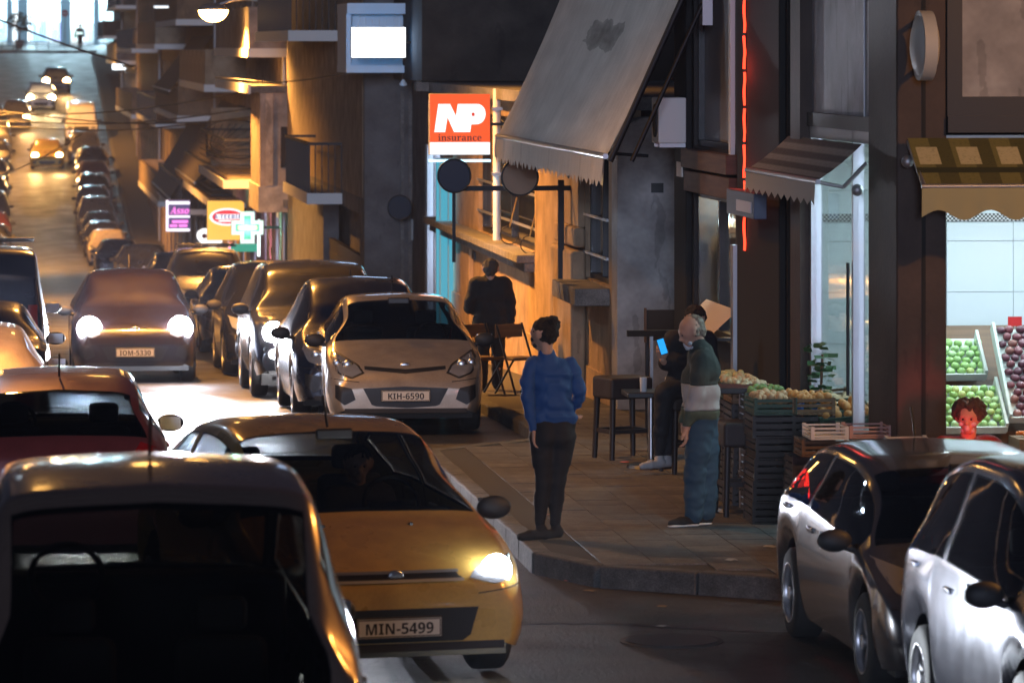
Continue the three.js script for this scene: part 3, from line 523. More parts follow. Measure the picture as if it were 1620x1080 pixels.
    if (hi > 1) {
      local(mm, 'mirror_glass', bx(mp[0] + s * .035, mp[0] + s * .205, mp[1] - .025, mp[1] + .085, mp[2] - .062, mp[2] - .058), M.steel);
      const seam = (a, b, qa, qb) => patch(a, b, Math.min(s * qa, s * qb), Math.max(s * qa, s * qb), .0015, 6, 6), dm = sides[0][1] + .05;
      local(root, 'door_seam', [seam(S.cowl + .2, S.cowl + .21, .61, .95), seam(dm, dm + .01, .61, .95), ...(sides.length > 1 ? [seam(sides[1][1] - .12, sides[1][1] - .11, .61, .8)] : [])], M.blackMatt);
      local(root, 'sill_strip', seam(S.wheels[0] + S.wr + .12, S.wheels[1] - S.wr - .12, .93, .955), S.trim ?? M.plastic);
      for (const hd of [dm - .2, ...(sides.length > 1 ? [sides[1][1] - .25] : [])]) { const h = C.pt(hd, s * .67); local(root, 'door_handle', bx(h[0] - .02, h[0] + .02, h[1] - .018, h[1] + .018, h[2] - .09, h[2] + .09, .012), S.handle ?? paint); }
    }
  }
  if (S.bonnet !== false && hi > 1) local(root, 'bonnet_seam', [patch(.2, S.cowl - .03, .275, .281, .0015, 10, 1), patch(.2, S.cowl - .03, -.281, -.275, .0015, 10, 1)], M.blackMatt);
  if (S.grille) for (const p of S.grille) local(root, 'grille', frontPatch(C, p, .004, false, 20, 5), M.black);
  if (S.grilleBars) for (const p of S.grilleBars) local(root, 'grille_bar', frontPatch(C, p, .012, false, 16, 2), M.galv);
  if (S.emblem) local(root, 'emblem', new THREE.SphereGeometry(.5, 14, 8).scale(S.emblem[2], S.emblem[3], .02).translate(S.emblem[0], S.emblem[1], C.frontZ(S.emblem[0], S.emblem[1]) + .004), M.steel);
  if (hi > 1 && S.bumperStrip !== false) { local(root, 'bumper_strip', frontPatch(C, P2(-.66, .235, .66, .235, .66, .285, -.66, .285), .006, false, 24, 2), M.plastic); local(root, 'bumper_seam', [-1, 1].map(s => frontPatch(C, s > 0 ? P2(.5, .565, .8, .6, .8, .607, .5, .572) : P2(-.5, .565, -.8, .6, -.8, .607, -.5, .572), .003, false, 8, 1)), M.blackMatt); }
  if (S.plate) {
    const pz = C.frontZ(0, S.plate[1]) + .02, pl = local(root, 'number_plate_holder', bx(-.27, .27, S.plate[1] - .065, S.plate[1] + .065, pz - .03, pz, .006), plateFrame);
    local(pl, 'number_plate', new THREE.PlaneGeometry(.52, .112).translate(0, S.plate[1], pz + .003), new THREE.MeshStandardMaterial({ map: plateTex(S.plate[0]), roughness: .5 }), { uv: true });
  }
  if (hi > 1) {
    const w1 = [C.off(S.cowl + .02, -.16, .02), C.off(S.cowl + .05, .05, .02)], w2 = [C.off(S.cowl + .02, .02, .02), C.off(S.cowl + .05, .2, .02)];
    local(root, 'wiper', rod(...w1, .008, 6), M.black); local(root, 'wiper', rod(...w2, .008, 6), M.black);
    if (S.antenna) local(root, 'antenna', rod(C.off(S.antenna, 0, -.01), (() => { const a = C.off(S.antenna, 0, 0); return [a[0], a[1] + .2, a[2] - .12]; })(), .009, 6), M.black);
    if (S.jets) for (const x of [-.28, .28]) local(root, 'washer_jet', bx(x - .012, x + .012, C.pt(S.cowl - .22, .1)[1] - .01, C.pt(S.cowl - .22, .1)[1] + .014, L / 2 - S.cowl + .2, L / 2 - S.cowl + .235, .005), M.black);
  }
  if (S.rails) for (const s of [-1, 1]) { const a = C.off(S.header + .1, s * .27, .04), b = C.off(S.rearTop - .05, s * .27, .04); local(root, 'roof_rail', rod(a, b, .022, 6), M.black); }
  if (S.rack) for (const d of S.rack) { const a = C.pt(d, .28), b = C.pt(d, -.28); local(root, 'roof_bar', bx(b[0] - .03, a[0] + .03, C.pt(d, 0)[1] + .05, C.pt(d, 0)[1] + .09, a[2] - .03, a[2] + .03, .012), M.black); }
  if (open) {
    const z = d => L / 2 - d, fy = .5, mid = (S.header + .55);
    local(root, 'cabin_floor', bx(-S.W * .8, S.W * .8, .3, .36, z(S.rearTop), z(S.cowl)), carpetM);
    const db = C.pt(S.cowl, 0)[1];
    local(root, 'dashboard', bx(-S.W * .82, S.W * .82, .4, db - .02, z(S.cowl + .45), z(S.cowl + .04), .06), dashM);
    for (const sx of [-.36, .36]) {
      const st = local(root, 'seat', [bx(sx - .23, sx + .23, .36, .56, z(mid + .35), z(mid - .2), .06), bx(sx - .22, sx + .22, .5, 1.06, z(mid + .42), z(mid + .28), .06).rotateX(0)], seatM);
      local(st, 'headrest', bx(sx - .12, sx + .12, 1.09, 1.25, z(mid + .42), z(mid + .33), .04), seatM);
    }
    local(root, 'rear_seat', bx(-S.W * .7, S.W * .7, .36, .95, z(S.rearTop + .05), z(S.rearTop - .12), .06), seatM);
    local(root, 'steering_wheel', [new THREE.TorusGeometry(.18, .016, 8, 24).rotateX(-.4).translate(S.driver ?? .36, db - .02, z(S.cowl + .55)), bx((S.driver ?? .36) - .15, (S.driver ?? .36) + .15, db - .05, db, z(S.cowl + .56), z(S.cowl + .53), .01)], dashM);
    const m0 = C.off(S.header - .12, 0, -.05); local(root, 'rear_view_mirror', bx(-.12, .12, m0[1] - .05, m0[1] + .02, m0[2] - .04, m0[2], .015), M.black);
  }
  return root;
}
const carGlass = mat(.32, .35, .37, .03, { transmission: 1, thickness: 0, ior: 1.5 });
const grime = dataTex(128, (x, y) => { const n = .8 + .5 * tileNoise(x * 6, y * 6, 6, 91, 4); return [n, n, n]; }, false, .6), dust = dataTex(128, (x, y) => { const n = .93 + .18 * tileNoise(x * 8, y * 8, 8, 95, 4) + .05 * (rnd() - .5); return [n, n, n]; }, true, .7);
const flake = (r, g, b, ro = .3, me = .55) => mat(r, g, b, ro * 1.25, { metalness: me, clearcoat: .9, clearcoatRoughness: .08, roughnessMap: grime, map: dust });
function putCar(o, v, u, yaw = 0, lift = 0) {
  o.position.set(v, R(u) + lift + .004, -u);
  const sl = Math.atan((R(u + 1.3) - R(u - 1.3)) / 2.6);
  o.rotation.set(0, 0, 0); o.rotation.order = 'YXZ'; o.rotation.y = yaw; o.rotation.x = Math.cos(yaw) * sl; return o;
}
const HATCH = { // five-door small hatchback with a smiling slot grille
  L: 4.04, W: .86, roofW: .57, sill: .2, wr: .31, wheels: [.8, 3.32], cowl: 1.0, header: 1.72, rearTop: 3.45, rearBot: 3.86,
  top: P2(0, .5, .03, .6, .1, .7, .3, .79, .75, .92, 1.0, .99, 1.3, 1.18, 1.72, 1.4, 2.2, 1.455, 2.8, 1.45, 3.45, 1.36, 3.8, 1.1, 3.98, .9, 4.04, .5),
  belt: P2(0, .5, .4, .74, 1.0, .9, 2.0, .95, 3.4, 1.02, 4.04, .9), noseW: .8, tailW: .82,
  lampBezel: P2(.44, .66, .58, .6, .74, .66, .8, .82, .78, .9, .66, .84, .5, .75), headlight: P2(.47, .67, .58, .62, .72, .67, .77, .8, .76, .87, .66, .82, .52, .74),
  grille: [P2(-.44, .7, 0, .655, .44, .7, .44, .735, 0, .7, -.44, .735), P2(-.46, .5, -.36, .31, 0, .29, .36, .31, .46, .5, 0, .52)], emblem: [0, .745, .12, .05],
  fog: P2(.54, .38, .66, .32, .76, .4, .76, .54, .58, .5), tail: P2(.5, .72, .72, .72, .74, 1.0, .6, 1.05), antenna: 3.1,
};
const ROUND = { // rounded small hatchback, split nose grille
  L: 3.85, W: .88, roofW: .6, sill: .2, wr: .3, wheels: [.78, 3.2], cowl: .98, header: 1.72, rearTop: 3.2, rearBot: 3.62,
  top: P2(0, .5, .02, .62, .08, .69, .25, .76, .7, .9, .98, .98, 1.3, 1.2, 1.72, 1.42, 2.2, 1.48, 2.7, 1.46, 3.2, 1.36, 3.6, 1.1, 3.8, .88, 3.85, .5),
  belt: P2(0, .5, .4, .72, 1.0, .88, 2.0, .93, 3.2, .98, 3.85, .86), noseW: .8, tailW: .82,
  headlight: P2(.46, .66, .62, .62, .78, .66, .82, .76, .7, .75, .5, .7), grille: [P2(-.42, .655, .42, .655, .4, .7, -.4, .7), P2(-.5, .49, -.44, .29, .44, .29, .5, .49)],
  grilleBars: [P2(-.42, .645, .42, .645, .42, .662, -.42, .662), P2(-.4, .693, .4, .693, .4, .708, -.4, .708)], emblem: [0, .68, .1, .075],
  tail: P2(.52, .72, .72, .72, .74, 1.0, .6, 1.05), antenna: 1.78, jets: true,
};
const MPV = { // tall one-box family car
  L: 4.2, W: .87, roofW: .6, sill: .2, wr: .315, wheels: [.84, 3.48], cowl: .95, header: 1.75, rearTop: 3.7, rearBot: 4.06,
  top: P2(0, .5, .03, .64, .12, .74, .4, .86, .95, 1.06, 1.35, 1.32, 1.75, 1.52, 2.2, 1.6, 2.9, 1.61, 3.7, 1.52, 4.0, 1.2, 4.15, .95, 4.2, .5),
  belt: P2(0, .5, .4, .78, .95, .92, 2.0, .98, 3.6, 1.04, 4.2, .95), noseW: .8, tailW: .84,
  headlight: P2(.44, .68, .62, .62, .76, .7, .8, .86, .62, .8), grille: [P2(-.34, .62, .34, .62, .34, .7, -.34, .7), P2(-.5, .46, -.44, .3, .44, .3, .5, .46)], tail: P2(.56, .75, .74, .75, .74, 1.1, .64, 1.15), antenna: 3.3,
};
const SUV = { // upright off-roader
  L: 4.3, W: .9, roofW: .63, sill: .28, wr: .36, wheels: [.85, 3.45], cowl: 1.2, header: 1.75, rearTop: 4.0, rearBot: 4.18,
  top: P2(0, .6, .03, .8, .12, .93, .5, 1.02, 1.2, 1.1, 1.45, 1.35, 1.75, 1.62, 2.2, 1.7, 3.0, 1.71, 4.0, 1.64, 4.15, 1.2, 4.27, 1.0, 4.3, .6),
  belt: P2(0, .6, .4, .95, 1.2, 1.04, 4.3, 1.06), noseW: .86, tailW: .88,
  headlight: P2(.5, .76, .74, .76, .78, .9, .5, .9), grille: [P2(-.42, .74, .42, .74, .42, .9, -.42, .9), P2(-.6, .4, .6, .4, .6, .55, -.6, .55)], tail: P2(.62, .8, .76, .8, .76, 1.2, .64, 1.2),
  fog: P2(.56, .5, .72, .5, .72, .62, .56, .62),
};
const VAN = { ...SUV, L: 4.5, roofW: .72, W: .9, wr: .33, wheels: [.85, 3.6], cowl: .85, header: 1.55, rearTop: 4.28, rearBot: 4.42, sill: .24,
  top: P2(0, .5, .03, .72, .15, .85, .5, .98, .85, 1.12, 1.2, 1.5, 1.55, 1.82, 2.0, 1.92, 3.0, 1.94, 4.2, 1.9, 4.4, 1.6, 4.48, 1.0, 4.5, .5) };
const SEDAN = { ...HATCH, L: 4.4, wheels: [.85, 3.45], wr: .31, cowl: 1.15, header: 1.95, rearTop: 2.95, rearBot: 3.6, lampBezel: undefined, W: .87,
  top: P2(0, .5, .03, .62, .12, .7, .4, .78, 1.15, .95, 1.5, 1.18, 1.95, 1.37, 2.4, 1.42, 2.95, 1.36, 3.6, 1.05, 4.2, .98, 4.36, .85, 4.4, .5), belt: P2(0, .5, .4, .74, 1.15, .88, 3.6, .96, 4.4, .9) };

// the cars: (v, u) of each car's middle
const noseAt = (S, u) => u + S.L / 2;
const champagne = flake(.66, .42, .1, .3, .25), silver = flake(.17, .17, .185, .22, .75), beige = flake(.46, .39, .31, .34, .5), navy = flake(.012, .018, .04, .25, .3), blackP = flake(.012, .012, .014, .25, .3), whiteP = flake(.75, .74, .72, .3, .05), redP = flake(.17, .045, .05, .34, .3), greyP = flake(.12, .12, .13, .3, .5), bronze = flake(.2, .14, .11, .3, .5), taxiY = flake(.6, .36, .06, .3, .1);
const minCar = makeCar('golden_hatchback', 'golden rounded hatchback driving with one headlight lit, number plate MIN-5499', { ...ROUND, detail: 2, open: true, paint: champagne, trim: M.plastic, plate: ['MIN-5499', .38], lights: { on: true, only: 1, color: [.85, .92, 1], k: 60, beam: 260, cone: .75, size: .1 }, driver: .36, rim: rim7 });
putCar(minCar, 2.12, noseAt(ROUND, 28.1), .17); minCar.scale.setScalar(1.06);
const kih = makeCar('beige_hatchback', 'beige hatchback parked at the kerb facing the lens, number plate KIH-6590', { ...HATCH, detail: 2, open: true, paint: beige, plate: ['KIH-6590', .42], glass: mat(.3, .33, .35, .03, { transmission: 1, thickness: 0, ior: 1.5 }) });
putCar(kih, 4.34, noseAt(HATCH, 47.5), -.04);
const silverA = makeCar('silver_family_car', 'silver tall family car parked in front of the brown pillar, red tail lights on', { ...MPV, top: MPV.top.map(([d, y]) => [d, y * .88]), belt: MPV.belt.map(([d, y]) => [d, y * .92]), detail: 2, open: true, paint: silver, glass: mat(.25, .27, .28, .03, { transmission: 1, thickness: 0, ior: 1.5 }), tailOn: 6, rim: rim7 });
putCar(silverA, 6.24, 28.9, 0);
for (const x of [-.68, .68]) { const l = new THREE.SpotLight(C3(1, .03, .015), x < 0 ? 1 : 9, 0, x < 0 ? .3 : .2, .5); l.position.set(x, .92, -2.2); l.target.position.set(x < 0 ? x : .98, 1.22, -4.5); l.castShadow = true; l.shadow.radius = 4; l.name = 'tail_light_glow'; silverA.add(l, l.target); }
const silverB = makeCar('silver_blue_car', 'silver blue tall car parked nose to tail before the silver family car', { ...MPV, top: MPV.top.map(([d, y]) => [d, y * 1.04]), detail: 2, open: true, paint: flake(.12, .13, .17, .2, .75), glass: mat(.25, .27, .28, .03, { transmission: 1, thickness: 0, ior: 1.5 }), rim: rim5 });
putCar(silverB, 6.2, 24.3, 0);
const front = makeCar('brown_people_carrier', 'dull brown people carrier seen from behind beside the golden hatchback', { ...MPV, L: 4.9, wheels: [.84, 3.95], rearTop: 4.4, rearBot: 4.84, W: .92, roofW: .66, tail: P2(.7, .6, .84, .6, .84, .82, .72, .82), top: [...MPV.top.filter(p => p[0] < 3).map(([d, y]) => [d > 1.8 ? d * 7 / 6 : d, y * 1.21]), [4.3, 1.88], [4.42, 1.78], [4.75, 1.2], [4.86, .85], [4.9, .5]], belt: MPV.belt.map(([d, y]) => [d * 7 / 6, y * 1.06]), detail: 2, open: true, paint: bronze, glass: mat(.25, .25, .23, .06, { transmission: 1, thickness: 0, ior: 1.5 }) });
putCar(front, .65, 21.3, Math.PI);
const redCar = makeCar('red_hatchback', 'dark red hatchback with roof rails waiting in the left line', { ...HATCH, detail: 2, open: true, glass: mat(.12, .14, .15, .04, { transmission: 1, thickness: 0, ior: 1.5 }), top: HATCH.top.map(([d, y]) => [d, y * 1.04]), paint: redP, rails: true });
putCar(redCar, .4, 36.3, Math.PI);
const hlCar = makeCar('red_oncoming_car', 'dull red car driving down the lane with both headlights blazing', { ...HATCH, top: HATCH.top.map(([d, y]) => [d, y * 1.06]), detail: 2, lampBezel: undefined, paint: flake(.016, .009, .011, .35, .3), plate: ['IOM-5330', .42], lights: { on: true, color: [.82, .86, 1], k: 160, beam: 1700, cone: .4, size: .17, aimY: 1.3, aimX: -1.6 } });
putCar(hlCar, 1.72, noseAt(HATCH, 60.5), 0);
// parked along the right kerb behind the beige hatchback
const parkedR = [
  ['navy_estate', 'dark blue estate parked directly behind the beige hatchback', SEDAN, navy, 4.1, 52.2, { top: SEDAN.top.map(([d, y]) => [d, y * 1.12]), rearTop: 3.4, rearBot: 3.9 }],
  ['dark_off_roader', 'dark off-roader with one headlight and fog lamp lit behind the blue estate', SUV, blackP, 3.95, 57.6, { lights: { on: true, only: -1, fogOn: true, k: 110, beam: 550, cone: .4, size: .14, aimX: -2.2, aimY: 1.2 }, fogAt: [.64, .56] }],
  ['black_people_carrier', 'black tall car parked behind the dark off-roader', MPV, blackP, 3.9, 64.6, {}],
  ['grey_saloon', 'dark grey saloon parked behind the black tall car', SEDAN, greyP, 4.0, 75, {}],
];
for (const [n, l, S, p, v, u, o] of parkedR) putCar(makeCar(n, l, { ...S, detail: 1.2, paint: p, ...o }), v, u, 0);
// cars waiting on the left
putCar(makeCar('white_roofed_car', 'pale cream car in the left line behind the red hatchback', { ...HATCH, detail: 1.5, paint: flake(.6, .45, .35, .35, .1) }), -.46, 43.9, Math.PI);
putCar(makeCar('dark_blue_saloon', 'dark blue car between the pale cream car and the dark van', { ...SEDAN, detail: 1.2, paint: navy }), -.42, 49.8, Math.PI);
putCar(makeCar('dark_van', 'dark blue van with roof bars in the left line of cars', { ...VAN, detail: 1.2, paint: navy, rack: [1.9, 3.0], cat: 'van' }), -.4, 57.5, Math.PI);
// ---------- people: joints with radii, joined smoothly and meshed as one surface ----------
function surfaceNets(f, lo, hi, h) {
  const n = [0, 1, 2].map(k => Math.ceil((hi[k] - lo[k]) / h) + 1), [nx, ny, nz] = n, F = new Float32Array(nx * ny * nz);
  for (let k = 0, i = 0; k < nz; k++) for (let j = 0; j < ny; j++) for (let x = 0; x < nx; x++, i++) F[i] = f(lo[0] + x * h, lo[1] + j * h, lo[2] + k * h);
  const V = new Int32Array(nx * ny * nz).fill(-1), pos = [], idx = [], st = [1, nx, nx * ny];
  const E = [[0, 1], [2, 3], [4, 5], [6, 7], [0, 2], [1, 3], [4, 6], [5, 7], [0, 4], [1, 5], [2, 6], [3, 7]], O = [...Array(8).keys()].map(c => [c & 1, c >> 1 & 1, c >> 2]);
  for (let k = 0; k < nz - 1; k++) for (let j = 0; j < ny - 1; j++) for (let x = 0; x < nx - 1; x++) {
    const b = x + j * nx + k * nx * ny, g = []; let m = 0;
    for (let c = 0; c < 8; c++) { g[c] = F[b + O[c][0] + O[c][1] * nx + O[c][2] * nx * ny]; if (g[c] < 0) m |= 1 << c; }
    if (!m || m === 255) continue;
    let sx = 0, sy = 0, sz = 0, q = 0;
    for (const [a, d] of E) if ((m >> a & 1) !== (m >> d & 1)) { const t = g[a] / (g[a] - g[d]); sx += O[a][0] + t * (O[d][0] - O[a][0]); sy += O[a][1] + t * (O[d][1] - O[a][1]); sz += O[a][2] + t * (O[d][2] - O[a][2]); q++; }
    V[b] = pos.length / 3; pos.push(lo[0] + (x + sx / q) * h, lo[1] + (j + sy / q) * h, lo[2] + (k + sz / q) * h);
  }
  for (let k = 1; k < nz - 1; k++) for (let j = 1; j < ny - 1; j++) for (let x = 1; x < nx - 1; x++) {
    const b = x + j * nx + k * nx * ny;
    for (let a = 0; a < 3; a++) {
      const s0 = F[b] < 0, s1 = F[b + st[a]] < 0; if (s0 === s1) continue;
      const u = st[(a + 1) % 3], w = st[(a + 2) % 3], A = V[b], B = V[b - u], Cc = V[b - u - w], D = V[b - w];
      if (A < 0 || B < 0 || Cc < 0 || D < 0) continue;
      s0 ? idx.push(A, B, Cc, A, Cc, D) : idx.push(A, Cc, B, A, D, Cc);
    }
  }
  const G = new THREE.BufferGeometry(); G.setAttribute('position', new THREE.Float32BufferAttribute(pos, 3)); G.setIndex(idx); G.computeVertexNormals(); return G;
}
// bone: [ax,ay,az,ra, bx,by,bz,rb, sx?, sz?] tapered capsule
function boneField(bones, k = .03) {
  const B = bones.map(b => { const [ax, ay, az, ra, bx, by, bz, rb] = b, d = [bx - ax, by - ay, bz - az]; return { a: [ax, ay, az], d, l: d[0] * d[0] + d[1] * d[1] + d[2] * d[2] || 1e-9, ra, rb }; });
  return (x, y, z) => {
    let s = 1;
    for (const b of B) {
      const px = x - b.a[0], py = y - b.a[1], pz = z - b.a[2], t = Math.max(0, Math.min(1, (px * b.d[0] + py * b.d[1] + pz * b.d[2]) / b.l));
      const e = Math.hypot(px - t * b.d[0], py - t * b.d[1], pz - t * b.d[2]) - (b.ra + (b.rb - b.ra) * t);
      if (e > s + k) continue;
      const hh = Math.max(0, Math.min(1, .5 + .5 * (s - e) / k)); s = s + (e - s) * hh - k * hh * (1 - hh);
    }
    return s;
  };
}
function bonesMesh(bones, k, h, wrinkle) {
  const lo = [9, 9, 9], hi = [-9, -9, -9];
  for (const b of bones) for (const o of [0, 4]) for (let a = 0; a < 3; a++) { lo[a] = Math.min(lo[a], b[o + a] - b[o + 3] - .05); hi[a] = Math.max(hi[a], b[o + a] + b[o + 3] + .05); }
  const f = boneField(bones, k);
  return surfaceNets(wrinkle ? (x, y, z) => { const e = f(x, y, z); return e < .06 ? e + wrinkle(x, y, z) : e; } : f, lo, hi, h);
}
const skinM = mat(.42, .26, .19, .6), hairD = mat(.02, .015, .013, .7, { bumpMap: clothB, bumpScale: .01 }), hairG = mat(.2, .17, .13, .7), maskM = mat(.45, .5, .55, .8);
// head in its own axes: faces +z, chin at y = -.12
function headGeo(h = .008) {
  const f = boneField([[0, .02, -.01, .095, 0, .025, -.02, .095], [0, -.03, .02, .072, 0, -.085, .045, .04], [0, -.02, .085, .014, 0, -.035, .098, .017], [-.03, .015, .07, .02, .03, .015, .07, .02], [-.085, -.015, -.005, .016, -.09, .015, -.012, .018], [.085, -.015, -.005, .016, .09, .015, -.012, .018], [-.022, -.065, .073, .012, .022, -.065, .073, .012], [0, -.06, -.03, .055, 0, -.14, -.035, .052]], .025);
  const eye = (x, y, z, s) => Math.hypot(x - s * .032, y + .002, z - .092) - .014;
  return surfaceNets((x, y, z) => Math.max(f(x, y, z), -Math.min(eye(x, y, z, 1), eye(x, y, z, -1))), [-.13, -.22, -.16], [.13, .14, .14], h);
}
const headG = headGeo();
const eyeGeo = () => [-1, 1].map(s => new THREE.SphereGeometry(.009, 10, 8).translate(s * .032, -.003, .082));
// hand in its own axes: fingers along -y, palm faces +z, thumb to +x
function handBones(curl = .5, sc = 1) {
  const b = [[-.025, -.01, 0, .016, -.028, -.075, 0, .014], [0, -.01, 0, .018, 0, -.08, 0, .014], [.024, -.01, 0, .016, .026, -.075, 0, .014]];
  const F = [[-.034, .62], [-.012, .78], [.011, .85], [.032, .76]];
  for (const [x, l] of F) { let p = [x, -.078, 0], a = curl * .5; for (let i = 0; i < 3; i++) { const L = .036 * l * (1 - i * .14) * 1.15, q = [p[0] + x * .05, p[1] - Math.cos(a) * L, p[2] + Math.sin(a) * L]; b.push([...p, .0098 - i * .001, ...q, .0092 - i * .001]); p = q; a += curl * .8; } }
  b.push([.03, -.02, .005, .014, .052, -.045, .02, .0115], [.052, -.045, .02, .0115, .056, -.075, .03, .0095]);
  return b.map(r => r.map(x => x * sc));
}
const handGs = {};
function handGeo(curl) { const k = curl.toFixed(2); return (handGs[k] ??= bonesMesh(handBones(curl), .008, .0045)).clone(); }
function orient(g, pos, yaw = 0, pitch = 0, roll = 0) { g.applyMatrix4(new THREE.Matrix4().compose(new THREE.Vector3(...pos), new THREE.Quaternion().setFromEuler(new THREE.Euler(pitch, yaw, roll, 'YXZ')), new THREE.Vector3(1, 1, 1))); return g; }
function limb(...p) { const o = []; for (let i = 0; i < p.length - 1; i++) o.push([...p[i], ...p[i + 1]]); return o; }
const fold = (amp, fy, fx = 4) => (x, y, z) => amp * (NZ.noise(x * fx, y * fy, z * fx) + .5 * NZ.noise(x * fx * 3 + 5, y * fy * 2, z * fx * 3));
function person(label, pos, D) {
  const root = thing('person', label, 'person', pos);
  // skin: neck, arms, legs, head and hands as one mesh
  const body = [bonesMesh(D.skin, .02, .014), orient(headG.clone(), D.head.at, D.head.yaw, D.head.pitch ?? 0, D.head.roll ?? 0)];
  for (const h of D.hands) body.push(orient(handGeo(h.curl ?? .5), h.at, h.yaw ?? 0, h.pitch ?? 0, h.roll ?? 0));
  local(root, 'body', body, D.skinMat ?? skinM);
  local(root, 'eyes', eyeGeo().map(g => orient(g, D.head.at, D.head.yaw, D.head.pitch ?? 0, D.head.roll ?? 0)), M.black);
  for (const [n, bones, m, k, w, h] of D.clothes) local(root, n, bonesMesh(bones, k ?? .04, h ?? .013, w), m);
  if (D.hair) local(root, 'hair', orient(bonesMesh(D.hair, .02, .006, (x, y, z) => .012 * NZ.noise(x * 30, y * 30, z * 30) + .007 * NZ.noise(x * 90, y * 60, z * 90)), D.head.at, D.head.yaw, D.head.pitch ?? 0, D.head.roll ?? 0), D.hairMat ?? hairD);
  if (D.mask) local(root, 'face_mask', orient(bonesMesh(D.mask, .02, .008), D.head.at, D.head.yaw, D.head.pitch ?? 0, D.head.roll ?? 0), D.maskMat ?? maskM);
  return root;
}
const MASK = [[-.05, -.04, .062, .018, .05, -.04, .062, .018], [-.035, -.09, .05, .02, .035, -.09, .05, .02], [0, -.035, .098, .012, 0, -.075, .086, .02]];
const shoe = (x, z, dx, dz, w = .042) => { // heel at (x, z), toes towards (dx, dz)
  const n = Math.hypot(dx, dz), a = dx / n, b = dz / n; return [[x - a * .03, .045, z - b * .03, w * .9, x + a * .1, .04, z + b * .1, w * .92], [x + a * .1, .04, z + b * .1, w * .92, x + a * .19, .03, z + b * .19, w * .72], [x - a * .02, .06, z - b * .02, w, x, .1, z, w * .95]];
};
{ // woman in a blue velvet jacket, her back to us
  const p = at(873, 850, 35.4), y0 = pave(p.u);
  const blue = mat(.012, .07, .24, .7, { sheen: 1, sheenColor: C3(.1, .35, .8), sheenRoughness: .35, bumpMap: clothB, bumpScale: .003 }), leg = mat(.01, .011, .014, .85);
  const A = { sl: [-.15, 1.405, .0], el: [-.2, 1.13, .05], wl: [-.15, .9, .05], sr: [.15, 1.39, -.03], er: [.225, 1.16, -.02], wr: [.175, 1.02, -.17] };
  const velvet = (x, y, z) => .011 * Math.sin(y * 50 + 5 * x + 2.5 * NZ.noise(x * 9, y * 5, z * 9)) * (x > -.06 && y < 1.33 && y > .98 ? 1 : .15) + .012 * NZ.noise(x * 13, y * 15, z * 13);
  person('person in a blue velvet jacket and black leggings standing at the kerb', [p.v, y0, -p.u], {
    skin: [...limb([-.055, 1.44, .0, .05], [-.07, 1.58, -.01, .048]), ...limb([...A.wl, .026], [-.148, .875, .05, .025]), ...limb([...A.wr, .026], [.165, 1.005, -.185, .025]), ...limb([-.095, .2, .0, .03], [-.095, .07, .0, .034]), ...limb([.03, .2, -.03, .03], [.03, .07, -.03, .034]), [-.095, .05, 0, .03, -.13, .035, .02, .026], [.03, .05, -.03, .03, 0, .035, -.02, .026]],
    head: { at: [-.075, 1.64, -.015], yaw: -2.25, pitch: .06, roll: .03 },
    hands: [{ at: [-.148, .875, .05], yaw: 1.3, curl: .5, roll: .1 }, { at: [.165, 1.005, -.19], yaw: 2.4, pitch: -.9, curl: .6 }],
    clothes: [
      ['jacket', [...limb([-.045, 1.49, 0, .062], [-.03, 1.42, -.01, .075]), [-.11, 1.385, 0, .07, .11, 1.37, -.02, .07], [-.09, 1.29, -.01, .092, .09, 1.28, -.02, .092], [-.06, 1.13, -.01, .092, .075, 1.13, -.01, .092], [-.075, .97, 0, .105, .1, .97, 0, .108], [-.05, 1.33, .02, .085, .0, 1.0, .01, .1], [.04, 1.33, .02, .085, .04, 1.0, .01, .1]], blue, .04, velvet, .01],
      ['sleeve', limb([...A.sl, .066], [-.195, 1.27, .03, .058], [...A.el, .052], [-.175, 1.0, .05, .044], [...A.wl, .038]), blue, .02, velvet, .01],
      ['sleeve', limb([...A.sr, .066], [.205, 1.27, -.03, .058], [...A.er, .053], [.205, 1.08, -.11, .044], [...A.wr, .038]), blue, .02, velvet, .01],
      ['leggings', [[-.065, .93, 0, .1, .09, .93, 0, .105], ...limb([-.08, .82, 0, .105], [-.075, .64, .01, .085], [-.07, .46, .02, .06], [-.08, .32, -.01, .06], [-.095, .13, 0, .042]), ...limb([.09, .82, 0, .108], [.07, .64, 0, .085], [.05, .46, .0, .06], [.04, .32, -.03, .06], [.03, .13, -.03, .042]), [.06, .88, .05, .09, .07, .82, .06, .09], [-.045, .88, .05, .085, -.045, .82, .06, .085]], leg, .025, fold(.005, 20, 8), .011],
      ['shoe', shoe(-.09, 0, -1, .45), M.blackMatt, .02, null, .009], ['shoe', shoe(.035, -.03, -.95, .4), M.blackMatt, .02, null, .009]],
    hair: [[0, .035, -.025, .1, 0, .02, -.045, .095], [0, -.02, -.06, .075, 0, -.03, -.06, .06], [-.07, .02, -.01, .03, .07, .02, -.01, .03], [0, .105, -.1, .04, .02, .11, -.12, .036], [-.03, .07, -.115, .034, .03, .05, -.125, .03]], mask: MASK, maskMat: mat(.02, .02, .022, .8),
  });
}
